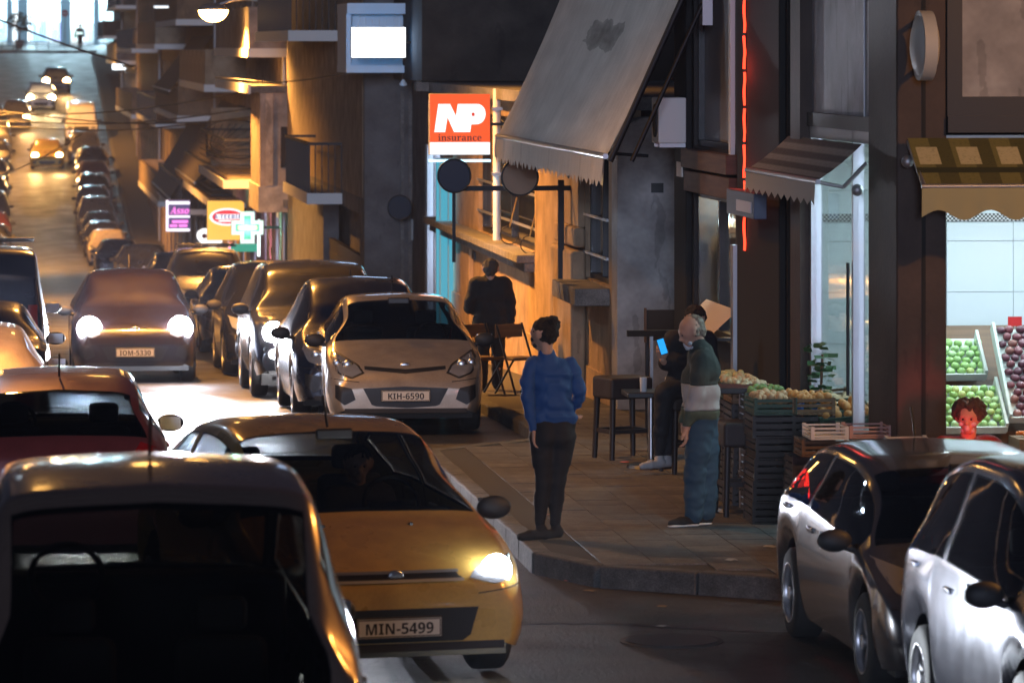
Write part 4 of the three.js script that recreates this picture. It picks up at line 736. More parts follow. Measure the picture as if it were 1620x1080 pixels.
{ // man in a banded jumper looking down
  const p = at(1105, 828, 36.4), y0 = pave(p.u);
  const dk = mat(.035, .05, .045, .9, { bumpMap: clothB, bumpScale: .004 }), wh = mat(.32, .35, .37, .9, { bumpMap: clothB, bumpScale: .004 }), ol = mat(.07, .1, .07, .9, { bumpMap: clothB, bumpScale: .004 }), jean = mat(.025, .07, .12, .85, { bumpMap: clothB, bumpScale: .004 });
  // torso seen from the side: chest to -x, back to +x
  const tors = [...limb([.0, 1.5, -.02, .065], [.02, 1.44, -.02, .1]), [.03, 1.38, -.13, .095, .03, 1.38, .11, .095], [.05, 1.28, -.11, .12, .05, 1.28, .1, .12], [.04, 1.1, -.1, .13, .04, 1.1, .1, .13], [.035, .95, -.09, .13, .035, .95, .1, .13], [-.02, 1.2, -.05, .12, -.02, 1.05, .05, .12]];
  const near = limb([-.0, 1.38, .17, .078], [-.02, 1.25, .2, .07], [-.045, 1.1, .21, .06], [-.085, .98, .2, .055], [-.12, .84, .17, .042]), far = limb([.02, 1.38, -.19, .075], [.0, 1.1, -.22, .06], [-.05, .95, -.2, .05], [-.1, .86, -.17, .042]);
  const all = [...tors, ...near, ...far], jump = fold(.008, 9, 10);
  const root = person('person in a green jumper with a white band, blue jeans and a lowered face mask', [p.v, y0, -p.u], {
    skin: [...limb([.0, 1.44, -.02, .058], [-.025, 1.56, -.02, .055]), ...limb([-.11, .88, .175, .033], [-.125, .81, .17, .03]), ...limb([-.09, .88, -.175, .033], [-.1, .84, -.17, .03]), ...limb([-.045, .2, .05, .04], [-.05, .07, .05, .036]), ...limb([.075, .2, -.05, .04], [.07, .07, -.05, .036])],
    head: { at: [-.065, 1.6, -.015], yaw: -1.45, pitch: .38, roll: 0 },
    hands: [{ at: [-.125, .81, .17], yaw: -1.9, curl: .55, roll: -.1 }, { at: [-.1, .83, -.17], yaw: 1.6, curl: .5 }],
    clothes: [['jeans', [[.03, .9, -.08, .125, .03, .9, .09, .125], ...limb([.0, .8, .09, .115], [-.02, .62, .09, .1], [-.04, .44, .07, .085], [-.04, .25, .055, .08], [-.045, .1, .05, .075]), ...limb([.06, .8, -.08, .115], [.08, .62, -.07, .1], [.085, .44, -.06, .085], [.08, .25, -.05, .08], [.075, .1, -.05, .075])], jean, .04, (x, y, z) => .012 * NZ.noise(x * 12, y * 22, z * 12) + .004 * Math.sin(y * 60 + 8 * NZ.noise(x * 8, y * 6, z * 8)) * (y < .3 ? 1 : .25)],
      ['shoe', shoe(-.06, .05, -1, .35, .046), M.blackMatt, .02, null, .009], ['shoe', shoe(.06, -.05, -1, .3, .046), M.blackMatt, .02, null, .009]],
    hair: [[0, .02, -.05, .088, 0, -.02, -.065, .07], [-.07, .0, -.03, .036, -.075, -.03, -.02, .02], [.07, .0, -.03, .036, .075, -.03, -.02, .02], [0, .06, -.05, .06, 0, .05, -.06, .06]], hairMat: hairG, mask: MASK.map(b => b.map((x, i) => i % 4 === 1 ? x - .045 : i % 4 === 2 ? x - .012 : x)),
  });
  // the jumper as one piece of knitting in three colours: dark yoke, white band, olive hem
  const full = boneField(all, .05), wr = (x, y, z) => full(x, y, z) + jump(x, y, z);
  const band = (n, lo, hi, m, label) => { const q = local(root, n, surfaceNets((x, y, z) => Math.max(wr(x, y, z), y - hi, lo - y), [-.3, .78, -.4], [.32, 1.62, .36], .012), m); if (label) q.userData.label = label; };
  band('jumper_yoke', 1.171, 1.6, dk); band('jumper_band', .961, 1.171, wh); band('jumper_hem', .83, .961, ol);
  for (const [x, z] of [[-.06, .05], [.06, -.05]]) local(root, 'shoe_sole', new THREE.CapsuleGeometry(.044, .2, 4, 10).rotateZ(Math.PI / 2).scale(1, .3, 1).rotateY(.32).translate(x - .075, .013, z + .03), M.white);
}
{ // man in black walking away
  const p = at(776, 638, 55), y0 = pave(p.u), k = .93, blk = mat(.014, .013, .014, .85, { bumpMap: clothB, bumpScale: .004 });
  const S = b => b.map(r => r.map(x => x * k));
  person('person in a black jacket and dark trousers walking away along the orange wall', [p.v, y0, -p.u], {
    skin: S([...limb([0, 1.48, 0, .058], [0, 1.6, -.01, .055]), ...limb([-.27, 1.13, .0, .03], [-.2, 1.06, -.14, .03]), ...limb([.27, .95, .02, .034], [.275, .86, .02, .03]), ...limb([-.1, .3, .05, .045], [-.12, .07, .08, .04]), ...limb([.1, .3, 0, .045], [.09, .07, -.06, .04])]),
    head: { at: [0, 1.62 * k, -.01], yaw: Math.PI - .15, pitch: .1 }, hands: [{ at: [-.18, .99, -.14], yaw: 2, pitch: -.8, curl: .8 }, { at: [.258, .79, .02], yaw: -1.5, curl: .6 }],
    clothes: [['jacket', S([...limb([-.21, 1.42, 0, .085], [-.27, 1.2, .04, .072], [-.29, 1.1, .03, .065], [-.2, 1.04, -.12, .045]), ...limb([.21, 1.42, 0, .085], [.26, 1.2, .02, .072], [.27, 1.05, .02, .06], [.275, .9, .02, .048]), [-.14, 1.42, 0, .1, .14, 1.42, 0, .1], [-.12, 1.28, 0, .13, .12, 1.28, 0, .13], [-.1, 1.08, 0, .13, .1, 1.08, 0, .13], [-.11, .9, 0, .14, .11, .9, 0, .14], [0, 1.52, 0, .07, 0, 1.44, 0, .1]]), blk, .05, fold(.012, 10, 9)],
      ['trousers', S([[-.08, .86, 0, .12, .08, .86, 0, .12], ...limb([-.1, .8, 0, .11], [-.11, .45, .03, .085], [-.12, .1, .08, .07]), ...limb([.1, .8, 0, .11], [.1, .45, -.02, .085], [.09, .1, -.06, .07])]), blk, .03, fold(.008, 20, 9)],
      ['shoe', shoe(-.112, .075, -.1, -1), M.blackMatt, .02, null, .01], ['shoe', shoe(.084, -.056, .1, -1), M.blackMatt, .02, null, .01]],
    hair: [[0, .03, -.02, .102, 0, .0, -.05, .09], [0, -.02, -.05, .07, 0, -.06, -.05, .05]], hairMat: mat(.05, .045, .04, .8),
  });
}
{ // curly-haired customer lit red behind the parked silver car, seated on a low crate
  const p = at(1532, 660, 33.3), y0 = pave(p.u), jk = mat(.2, .02, .022, .8, { bumpMap: clothB, bumpScale: .004 }), hy = p.y - y0;
  const B = hy - 1.17;
  const U = b => b.map(r => r.map((x, i) => (i % 4 === 1 ? x + B : x)));
  person('person with curly hair and a face mask glowing red behind the parked silver car', [p.v, y0, -p.u], {
    skin: U([...limb([0, 1.0, -.02, .055], [0, 1.12, 0, .052]), ...limb([-.26, .62, .1, .03], [-.16, .56, .25, .03]), ...limb([.26, .62, .1, .03], [.16, .56, .25, .03]), ...limb([-.1, .45, .45, .05], [-.1, .1, .45, .04]), ...limb([.1, .45, .45, .05], [.1, .1, .45, .04])]),
    head: { at: [0, hy, .02], yaw: -.35, pitch: .05 }, hands: [{ at: [-.15, .53 + B, .27], pitch: -1.2, curl: .5 }, { at: [.15, .53 + B, .27], pitch: -1.2, curl: .5 }],
    clothes: [['jacket', U([...limb([-.19, .95, -.02, .08], [-.25, .72, .02, .065], [-.26, .63, .06, .055], [-.17, .57, .23, .042]), ...limb([.19, .95, -.02, .08], [.25, .72, .02, .065], [.26, .63, .06, .055], [.17, .57, .23, .042]), [-.12, .93, -.03, .1, .12, .93, -.03, .1], [-.11, .75, -.02, .13, .11, .75, -.02, .13], [-.1, .52, 0, .14, .1, .52, 0, .14]]), jk, .05, fold(.01, 10, 10)],
      ['trousers', [...limb([-.1, .46, 0, .12], [-.11, .46, .42, .09], [-.11, .1, .45, .06]), ...limb([.1, .46, 0, .12], [.11, .46, .42, .09], [.11, .1, .45, .06])], M.blackMatt, .03, fold(.008, 10, 10)],
      ['shoe', shoe(-.11, .45, 0, 1), M.blackMatt, .02, null, .01], ['shoe', shoe(.11, .45, 0, 1), M.blackMatt, .02, null, .01]],
    hair: [...Array(34).keys()].map(i => { const a = i * 2.4, e = -.25 + i / 34 * 1.3, r = .098; const q = [Math.cos(e) * Math.sin(a) * r * .98, .02 + Math.sin(e) * r * 1.05, Math.cos(e) * Math.cos(a) * r * .9 - .03]; if (q[2] > .045 && q[1] < .07) q[2] -= .07; return [...q, .032, q[0] * 1.12, q[1] + .012, q[2] * 1.1, .03]; }), hairMat: mat(.06, .03, .02, .8), mask: MASK,
  });
  const cr = thing('low_crate', 'upturned black crate used as a seat behind the parked silver car', 'crate', [p.v, y0, -p.u]);
  local(cr, 'top', bx(-.2, .2, .31, .34, -.17, .17, .01), M.plastic); for (const [a, b] of [[-1, -1], [-1, 1], [1, -1], [1, 1]]) local(cr, 'corner_post', bx(a * .17 - .02, a * .17 + .02, 0, .31, b * .14 - .02, b * .14 + .02), M.plastic);
}
{ // dark figure on a bar stool, bright phone in hand, white trainers
  const p = at(1088, 722, 41), y0 = pave(p.u), dk = mat(.014, .015, .02, .85);
  person('person in dark clothes and white trainers sitting at the bar table with a phone', [p.v, y0, -p.u], {
    skin: [...limb([.03, 1.28, 0, .055], [.05, 1.38, 0, .052]), ...limb([-.22, 1.02, .06, .03], [-.25, 1.06, .1, .03]), ...limb([.18, .95, .1, .03], [.1, .9, .2, .03]), ...limb([-.27, .4, .08, .04], [-.27, .18, .02, .036]), ...limb([-.19, .4, .0, .04], [-.19, .18, -.02, .036])],
    head: { at: [.06, 1.42, .02], yaw: -.7, pitch: .35 }, hands: [{ at: [-.25, 1.07, .1], yaw: -.6, pitch: -2.6, curl: .8 }, { at: [.08, .88, .22], pitch: -1, curl: .5 }],
    clothes: [['jacket', [...limb([-.15, 1.24, 0, .075], [-.2, 1.02, .0, .062], [-.22, 1.03, .05, .045]), ...limb([.2, 1.24, 0, .075], [.23, 1.0, .03, .062], [.15, .93, .12, .045]), [-.1, 1.22, 0, .1, .13, 1.22, 0, .1], [-.08, 1.05, 0, .125, .1, 1.05, 0, .125], [-.08, .84, 0, .13, .1, .84, 0, .13]], dk, .05, fold(.01, 10, 10)],
      ['trousers', [...limb([.08, .82, 0, .12], [-.24, .76, .16, .09], [-.27, .4, .08, .066], [-.27, .2, .02, .05]), ...limb([.0, .82, 0, .12], [-.17, .76, .06, .09], [-.19, .4, .0, .066], [-.19, .2, -.02, .05])], dk, .03, fold(.008, 14, 10)],
      ['shoe', shoe(-.27, .02, -1, .5).map(r => r.map((x, i) => i % 4 === 1 ? x + .05 : x)), mat(.35, .35, .36, .7), .02, null, .009], ['shoe', shoe(-.19, -.02, -1, .4).map(r => r.map((x, i) => i % 4 === 1 ? x + .05 : x)), mat(.35, .35, .36, .7), .02, null, .009]],
    hair: [[0, .035, -.025, .1, 0, .02, -.045, .095], [0, -.03, -.06, .06, 0, -.06, -.05, .05]],
  });
  const q = at(1048, 548, 40.7), ph = thing('phone', 'phone with a bright blue screen held up at the bar table', 'phone', [q.v, q.y, -q.u]);
  local(ph, 'case', bx(-.037, .037, -.075, .075, -.006, 0, .005), M.black); local(ph, 'screen', bx(-.033, .033, -.07, .07, .0005, .002), glow(.02, .4, 1, .9));
  ph.rotation.set(-.2, .2, .3);
}
{ // driver of the golden hatchback
  const o = minCar, dk = mat(.05, .05, .06, .85), a = new THREE.Vector3(.36, 0, .0);
  o.updateMatrixWorld(true); const w = o.localToWorld(new THREE.Vector3(.36, .1, ROUND.L / 2 - 2.42));
  const q = person('person at the wheel of the golden hatchback in a dark top', [w.x, w.y, w.z], {
    skin: [...limb([0, .94, 0, .05], [0, 1.04, .01, .048]), ...limb([-.2, .68, .25, .03], [-.13, .74, .36, .028]), ...limb([.2, .68, .25, .03], [.13, .74, .36, .028])],
    head: { at: [0, 1.1, .03], yaw: -.15, pitch: .05 }, hands: [{ at: [-.13, .75, .36], pitch: -1.6, curl: .9 }, { at: [.13, .75, .36], pitch: -1.6, curl: .9 }],
    clothes: [['jumper', [...limb([-.19, .88, 0, .075], [-.24, .68, .08, .06], [-.2, .68, .25, .045]), ...limb([.19, .88, 0, .075], [.24, .68, .08, .06], [.2, .68, .25, .045]), [-.12, .87, 0, .1, .12, .87, 0, .1], [-.1, .65, .02, .13, .1, .65, .02, .13], [-.1, .5, .05, .13, .1, .5, .05, .13]], dk, .05, fold(.01, 10, 10)],
      ['trousers', [...limb([-.09, .46, .05, .11], [-.1, .44, .45, .08]), ...limb([.09, .46, .05, .11], [.1, .44, .45, .08])], dk, .03]],
    hair: [[0, .035, -.025, .1, 0, .02, -.045, .095], [0, -.03, -.06, .06, 0, -.06, -.05, .05]],
  }); q.rotation.y = .17;
}
// ---------- insurance office and the houses up the street ----------
const greyP2 = plaster(.2, .2, .215), darkP = plaster(.06, .052, .048), tanP = plaster(.46, .36, .26), rosy = plaster(.5, .42, .37), brownP = plaster(.3, .2, .13);
function signBox(name, label, px0, px1, py0, py1, d, tex, k, o = {}) {
  const a = at(px0, py1, d), b = at(px1, py0, d), w = (px1 - px0) * d / FPX, h = b.y - a.y, cx = (a.v + b.v) / 2, s = thing(name, label, 'sign', [cx, a.y, -(a.u + b.u) / 2], o.group);
  local(s, 'box', bx(-w / 2, w / 2, 0, h, -.16, -.004, .01), o.box ?? M.galv);
  const face = new THREE.PlaneGeometry(w * .985, h * .985).translate(0, h / 2, .003);
  local(s, 'sign_face', face, tex ? glowMap(tex, k) : glow(...(o.color ?? [1, 1, 1]), k), { uv: true });
  local(s, 'bracket', bx(w / 2 - .02, (o.reach ?? .4) + w / 2, h * .5 - .02, h * .5 + .02, -.1, -.06), M.iron);
  if (o.light) { const l = new THREE.RectAreaLight(C3(...(o.lc ?? [1, 1, 1])), o.light, w, h); l.position.set(0, h / 2, .02); l.rotation.y = Math.PI; l.name = 'sign_glow'; s.add(l);
    const m = l.clone(); m.position.z = -.18; m.rotation.y = 0; m.intensity = o.back ?? o.light * .6; if (o.back !== 0) s.add(m); }
  return s;
}
{
  const g0 = pave(74), b = thing('insurance_office', 'narrow dark building with a pale cyan lit shop front', 'building', [8, g0, -73]);
  part(b, 'wall', streetWall(6.92, .3, 70.65, 76, g0 - .6, 3.5, [[71, 73.6, g0, 2.45]]), greyP2);
  part(b, 'upper_storey', bu(6.6, 14, 3.52, 9, 70.7, 75.95), darkP); part(b, 'string_course', bu(6.5, 14, 3.36, 3.5, 70.55, 70.9), M.concrete);
  const f = part(b, 'shop_front', [bu(6.95, 7.05, g0, 2.45, 71, 71.12), bu(6.95, 7.05, g0, 2.45, 72.25, 72.35), bu(6.95, 7.05, g0, 2.45, 73.5, 73.6)], M.alu);
  part(f, 'pane', bu(7.0, 7.01, g0, 2.45, 71.12, 72.25), M.pane); part(f, 'pane', bu(7.0, 7.01, g0, 2.45, 72.35, 73.5), M.pane);
  part(b, 'office_room', [bu(8.5, 8.6, g0 - .3, 2.9, 70.8, 75.8), bu(7.25, 8.5, 2.6, 2.7, 70.8, 75.8), bu(7.25, 8.5, g0 - .3, g0, 70.8, 75.8), bu(7.25, 8.5, g0, 2.6, 75.0, 75.1)], M.white);
  const l = thing('office_light', 'cyan white ceiling panel inside the insurance office', 'lamp', [7.7, 2.55, -73]); local(l, 'panel', bx(-.3, .3, 0, .04, -1.2, 1.2), glow(.35, .85, 1, 3)); const a = new THREE.RectAreaLight(C3(.3, .8, 1), 12, .6, 2.4); a.position.y = -.02; a.rotation.x = -Math.PI / 2; a.name = 'panel_light'; l.add(a);
  const dp = thing('down_pipe', 'pale drainpipe beside the orange insurance sign', 'pipe', [6.8, 1.35, -64]); const p = at(786, 200, 61.2); part(dp, 'pipe', rod([p.v, 1.4, -p.u], [p.v, 3.5, -p.u], .055, 12), M.white); part(dp, 'clip', [bx(p.v - .07, p.v + .07, 2.3, 2.34, -p.u - .07, -p.u + .07), bx(p.v - .07, p.v + .07, 3.2, 3.24, -p.u - .07, -p.u + .07)], M.galv);
}
const npTex = canvasTex(512, 512, (c) => {
  c.fillStyle = '#e04a06'; c.fillRect(0, 0, 512, 512); c.fillStyle = '#f4f2ee'; c.fillRect(0, 408, 512, 104);
  c.fillStyle = '#fff'; c.beginPath(); c.moveTo(38, 322); c.lineTo(72, 84); c.lineTo(172, 84); c.lineTo(222, 186); c.lineTo(238, 84); c.lineTo(400, 84); c.bezierCurveTo(500, 84, 500, 250, 400, 256); c.lineTo(352, 258); c.lineTo(344, 322); c.lineTo(206, 322); c.lineTo(150, 196); c.lineTo(130, 322); c.closePath(); c.fill();
  c.fillStyle = '#c22a05'; c.fillRect(356, 158, 26, 28);
  c.fillStyle = '#3a0d08'; c.font = 'bold 74px serif'; c.textAlign = 'center'; c.fillText('insurance', 256, 396, 430);
});
signBox('insurance_sign', 'square orange lit sign reading NP insurance over a white strip', 679, 776, 148, 245, 60.5, npTex, 1.15, { light: 1.2, lc: [1, .45, .2], back: .6 });
{ const p = at(728, 248, 60.5), l = thing('sign_strip_light', 'pale blue strip light under the orange insurance sign', 'lamp', [p.v, p.y - .04, -p.u]); local(l, 'strip', bx(-.42, .42, -.03, 0, -.14, -.02), glow(.4, .75, 1, 2.5)); const a = new THREE.RectAreaLight(C3(.25, .65, 1), 22, .84, .1); a.position.set(0, -.04, -.08); a.rotation.x = -Math.PI / 2; a.name = 'strip_glow'; l.add(a); }
{ const a = at(690, 480, 69.3), b = at(720, 250, 69.3), o = thing('added_cyan_glow', 'added glowing cyan panel standing in for the lit shop front below the orange insurance sign', 'added glow panel', [(a.v + b.v) / 2, pave(69), -a.u]); const w = b.v - a.v, y0 = a.y - pave(69) - .5, y1 = b.y - pave(69);  // added glowing panel, stands in for cyan light falling on the shop front
  local(o, 'panel', bx(-w / 2, w / 2, y0, y1, -.1, 0), mat(.3, .5, .55, .4)); for (const [x0, x1] of [[-.5, -.34], [-.26, .1], [.18, .5]]) local(o, 'lit_strip', bx(x0 * w, x1 * w, y0 + .02, y1 - .02, .002, .012), glow(.07, .5, .68, .62)); const l = new THREE.RectAreaLight(C3(.12, .7, 1), 3, w, y1 - y0); l.position.set(0, (y0 + y1) / 2, .03); l.rotation.y = Math.PI; l.name = 'panel_glow'; o.add(l); }
// protruding building with the white lightbox, grey flank towards us
{
  const g0 = pave(80) - .5, v = 6.1, b = thing('corner_flats', 'tall flats with a grey flank wall and a railed balcony beyond the insurance sign', 'building', [8, g0, -86]);
  part(b, 'wall', [...streetWall(v, .3, 76, 97, g0 - .6, 10, [[77, 86, g0 + .3, 1.15], [82.2, 84, 1.5, 3.5], [90, 92, 1.5, 3.5], [79, 80.5, 4.6, 6.4], [84, 86, 4.6, 6.4], [90, 92, 4.6, 6.4]]), bu(v + .3, v + 3, g0 - .6, 10, 76, 76.3)], greyP2);
  part(b, 'render_band', bu(v - .012, v, 1.45, 9.9, 76.3, 97), tanP);
  part(b, 'corner_trim', [bu(v + .62, v + .68, g0, 3.3, 75.95, 76), bu(v + .76, v + .82, g0, 3.3, 75.95, 76)], M.concrete);
  part(b, 'shutter', [...Array(14).keys()].map(k => bu(v + .12 - .012 * (k % 2), v + .2, g0 + .3 + k * .12, g0 + .42 + k * .12, 77, 86)), mat(.05, .05, .06, .6));
  for (const [a, c, y0, y1] of [[82.2, 84, 1.5, 3.5], [90, 92, 1.5, 3.5], [79, 80.5, 4.6, 6.4], [84, 86, 4.6, 6.4], [90, 92, 4.6, 6.4]]) streetWin(b, a, c, y0, y1, v, { mid: true });
  part(b, 'interior', bu(v + .5, v + 5, g0, 9.5, 76.4, 96.8), M.room);
  balcony(b, 81, 88, v - .012, .62, 1.36, 'bars', M.concrete);
  balcony(b, 82, 93, v - .012, .9, 4.35, 'bars', M.concrete);
  part(b, 'graffiti', sheet(1, 1, (s, t) => [v + .15 + .5 * s, g0 + .5 + .95 * t, -75.994]), new THREE.MeshStandardMaterial({ roughness: .8, map: canvasTex(256, 256, (c) => { c.fillStyle = '#5c5c62'; c.fillRect(0, 0, 256, 256); c.strokeStyle = '#121216'; c.lineWidth = 17; for (let k = 0; k < 7; k++) { c.beginPath(); c.moveTo(30 + rnd(0, 30), 30 + k * 32); c.bezierCurveTo(90, k * 32 - 10, 150, 70 + k * 32, 225 - rnd(0, 40), 25 + k * 32); c.stroke(); } }) }), { uv: true });
  // white glazed balcony that carries the lightbox
  const e0 = at(548, 115, 74), e1 = at(664, 5, 74), w = part(b, 'enclosed_balcony', [bx(e0.v, e1.v, e0.y, e0.y + .12, -76, -73.9), bx(e0.v, e1.v, e1.y - .18, e1.y, -76, -73.7), bx(e1.v - .1, e1.v, e0.y + .12, e1.y - .18, -75.9, -73.9), bx(e0.v, e0.v + .08, e0.y + .12, e1.y - .18, -75.9, -73.9), bx(e0.v + .08, e1.v - .1, e0.y + .12, e1.y - .18, -74.3, -74.2)], M.white);
  part(w, 'corrugation', [...Array(9).keys()].map(k => bx(e0.v + .12 + k * .115, e0.v + .17 + k * .115, e0.y + .2, e1.y - .2, -74.2, -74.15)), M.white);
  const fl = at(660, 128, 74.5); const fd = thing('flood_lamp', 'pair of small unlit floodlamps under the white balcony', 'lamp', [fl.v, fl.y, -fl.u]); for (const x of [-.24, .02]) { local(fd, 'lamp_head', new THREE.ConeGeometry(.07, .12, 14).rotateX(.4).translate(x, 0, .05), M.white); local(fd, 'bracket', rod([x, .05, 0], [x, .16, -.05], .012, 6), M.galv); }
  const mb = at(664, 363, 76.2); part(b, 'meter_box', bx(mb.v - .15, mb.v + .2, mb.y - .18, mb.y + .18, -76, -75.8, .01), mat(.4, .45, .45, .6));
}
signBox('white_lightbox', 'blank white lit sign box on the enclosed white balcony', 555, 642, 43, 91, 72.8, null, 2.6, { color: [.93, .97, 1], light: 3, lc: [.05, .38, .95], back: 16, reach: .1 });
// generic houses: each has walls with cut openings, windows, balconies, shop front
const houses = [
  { n: 'rosy_house', l: 'rosy plastered house with a horizontal-bar balcony beyond the flats', u0: 97.1, u1: 117, v: 6.25, m: rosy, b: [['rails', 101, 114, 1.35, 1.0], ['solid', 99, 115, .9, 4.0]], step: .9 },
  { n: 'ochre_house', l: 'ochre house with a black loggia and a fan-shaped iron grille', u0: 117.1, u1: 140, v: 6.5, m: tanP, b: [['rails', 119, 137, 1.1, -.1], ['solid', 120, 138, 1.2, 3.0]], step: .2 },
  { n: 'brown_flats', l: 'brown flats with sagging dark blinds on the balconies', u0: 140.1, u1: 166, v: 6.6, m: brownP, b: [['bars', 142, 164, 1.1, -1.2], ['solid', 142, 164, 1.2, 1.8], ['solid', 143, 163, 1.2, 4.9]], step: .5 },
  { n: 'tan_flats', l: 'tan flats with solid balconies at the foot of the hill', u0: 166.1, u1: 198, v: 6.8, m: tanP, b: [['solid', 169, 195, 1.1, -1.9], ['bars', 169, 195, 1.2, 1.1], ['solid', 170, 194, 1.2, 4.1]], step: .1 },
  { n: 'dark_flats', l: 'dim brown flats half way up the hill', u0: 198.1, u1: 236, v: 6.8, m: brownP, b: [['solid', 202, 232, 1.2, .9], ['bars', 202, 232, 1.2, 3.9]], step: .3 },
  { n: 'grey_hill_flats', l: 'grey brown flats near the top of the hill', u0: 236.1, u1: 268, v: 6.9, m: greyP2, b: [['solid', 240, 264, 1.1, 3.2], ['bars', 240, 264, 1.1, 6.2]], step: .2 },
  { n: 'end_flats', l: 'dim flats at the corner of the bright square', u0: 268.1, u1: 294, v: 6.9, m: darkP, b: [['solid', 271, 291, 1.1, 4.6], ['bars', 271, 291, 1.1, 7.6]], step: .2 },
];
for (const H of houses) {
  const g0 = Math.min(R(H.u0), R(H.u1)) - .3, gm = pave((H.u0 + H.u1) / 2), top = Math.max(R(H.u0), R(H.u1)) + 12, b = thing(H.n, H.l, 'building', [H.v + 2, g0, -(H.u0 + H.u1) / 2]);
  const holes = [], wins = [], L = H.u1 - H.u0, n = Math.floor(L / 4.5), base = H.b[0][4];
  for (let i = 0; i < n; i++) { const a = H.u0 + 1.2 + i * (L - 1.2) / n; holes.push([a, a + 2.6, Math.max(gm, pave(a)) + .02, base - .7]); for (let k = 0; k < 3; k++) { const y = base + k * 3.05 + .05; holes.push([a + .4, a + 1.9, y, y + 2.2]); wins.push([a + .4, a + 1.9, y, y + 2.2]); } }
  part(b, 'wall', [...streetWall(H.v, .3, H.u0, H.u1, g0, top, holes.filter(h => h[3] > h[2] + .4)), bu(H.v + .3, H.v + 6, g0, top, H.u0, H.u0 + .3)], H.m);
  part(b, 'interior', bu(H.v + .5, H.v + 6, g0, top - .3, H.u0 + .5, H.u1 - .2), M.room);
  for (let i = 0; i < n; i++) { const a = H.u0 + 1.2 + i * (L - 1.2) / n, y0 = Math.max(gm, pave(a)) + .02; if (base - .7 > y0 + .4) { const f = part(b, 'shop_front', [bu(H.v + .1, H.v + .16, y0, base - .7, a, a + .1), bu(H.v + .1, H.v + .16, y0, base - .7, a + 1.25, a + 1.35), bu(H.v + .1, H.v + .16, y0, base - .7, a + 2.5, a + 2.6), bu(H.v + .1, H.v + .16, base - 1, base - .7, a + .1, a + 2.5)], M.alu); part(f, 'pane', bu(H.v + .2, H.v + .21, y0, base - 1, a + .1, a + 2.5), M.darkGlass); } }
  wins.forEach((w, i) => { const q = streetWin(b, ...w, H.v, { mid: true }); if (i % 3 === 0) part(q, 'shutter', bu(H.v + .02, H.v + .08, w[2] + .8, w[3], w[0] + .05, w[1] - .05), M.wood); });
  for (const [st, a, c, dp, y] of H.b) balcony(b, a, c, H.v, dp, y, st, H.m === brownP ? M.concrete : H.m, st === 'solid' ? H.m : M.iron);
  part(b, 'drain_pipe', rod([H.v - .08, g0 + .3, -(H.u0 + .35)], [H.v - .08, top, -(H.u0 + .35)], .06, 8), M.galv);
  part(b, 'cornice', bu(H.v - .25, H.v, base - .45, base - .3, H.u0, H.u1), M.concrete);
}
// dark drop blinds on the balconies
const blind = mat(.06, .05, .05, .9, { bumpMap: clothB, bumpScale: .004 }), blind2 = mat(.16, .13, .12, .9), blindP = mat(.32, .26, .22, .9);
for (const [l, a, c, vt, yt, vb, yb, m] of [
  ['dark drop blind hanging from the ochre house balcony', 122, 136, 6.5, 2.4, 5.1, .3, blind],
  ['grey drop blind on the first floor of the brown flats', 144, 162, 6.6, 1.4, 5.2, -.9, blind2],
  ['brown drop blind high on the brown flats', 144, 160, 6.6, 4.4, 5.2, 2.6, blind],
]) fabricAwning(l, a, c, vt, yt, vb, yb, m, .15);
{ const b = thing('projecting_bay', 'rosy projecting bay with a pale base band on the rosy house', 'bay', [5.8, .4, -99]); part(b, 'wall', bu(5.5, 6.24, 1.0, 3.04, 97.2, 100.9), rosy); part(b, 'pale_band', bu(5.46, 6.24, .42, 1.0, 97.15, 113), plaster(.62, .57, .54)); part(b, 'corner_pilaster', bu(5.62, 5.78, 1.0, 3.04, 97.12, 97.2), plaster(.6, .5, .42)); part(b, 'window', bu(5.95, 6.1, 1.4, 2.3, 97.15, 97.19), M.darkGlass); }
{ // long slab canopy and fan grille
  const c = thing('canopy_slab', 'thin pale concrete canopy over the rosy house', 'canopy', [5.6, 3, -99]); const p0 = at(346, 125, 112), p1 = at(485, 118, 98); part(c, 'slab', bu(5.3, 6.25, 3.05, 3.2, 97.3, 113), M.concrete); part(c, 'edge', bu(5.24, 5.3, 3.02, 3.23, 97.3, 113), M.white);
  const d = 113, a = at(327, 246, d), b = at(400, 196, d), w = b.v - a.v, h = b.y - a.y, f = thing('fan_grille', 'iron balcony grille with bars spreading like a fan', 'grille', [a.v, a.y, -a.u]), G = [];
  for (let k = 0; k <= 10; k++) { const an = Math.PI / 2 * k / 10, ex = Math.min(w, h * 2 / Math.max(.05, Math.tan(an))); G.push(rod([0.02, .02, 0], [Math.min(w, Math.cos(an) * 1.3), Math.min(h, Math.sin(an) * 1.1), 0], .012, 5)); }
  local(f, 'fan_bar', G, M.iron); local(f, 'frame', tube([[0, 0, 0], [0, h * .7, 0], [w * .12, h, 0], [w, h, 0], [w, 0, 0], [0, 0, 0]], .025, 40), M.iron);
  const p = at(700, 0, 113); part(f, 'wall_panel', bu(5.2, 6.5, a.y - .3, b.y + .4, 114.2, 114.4), tanP);
}
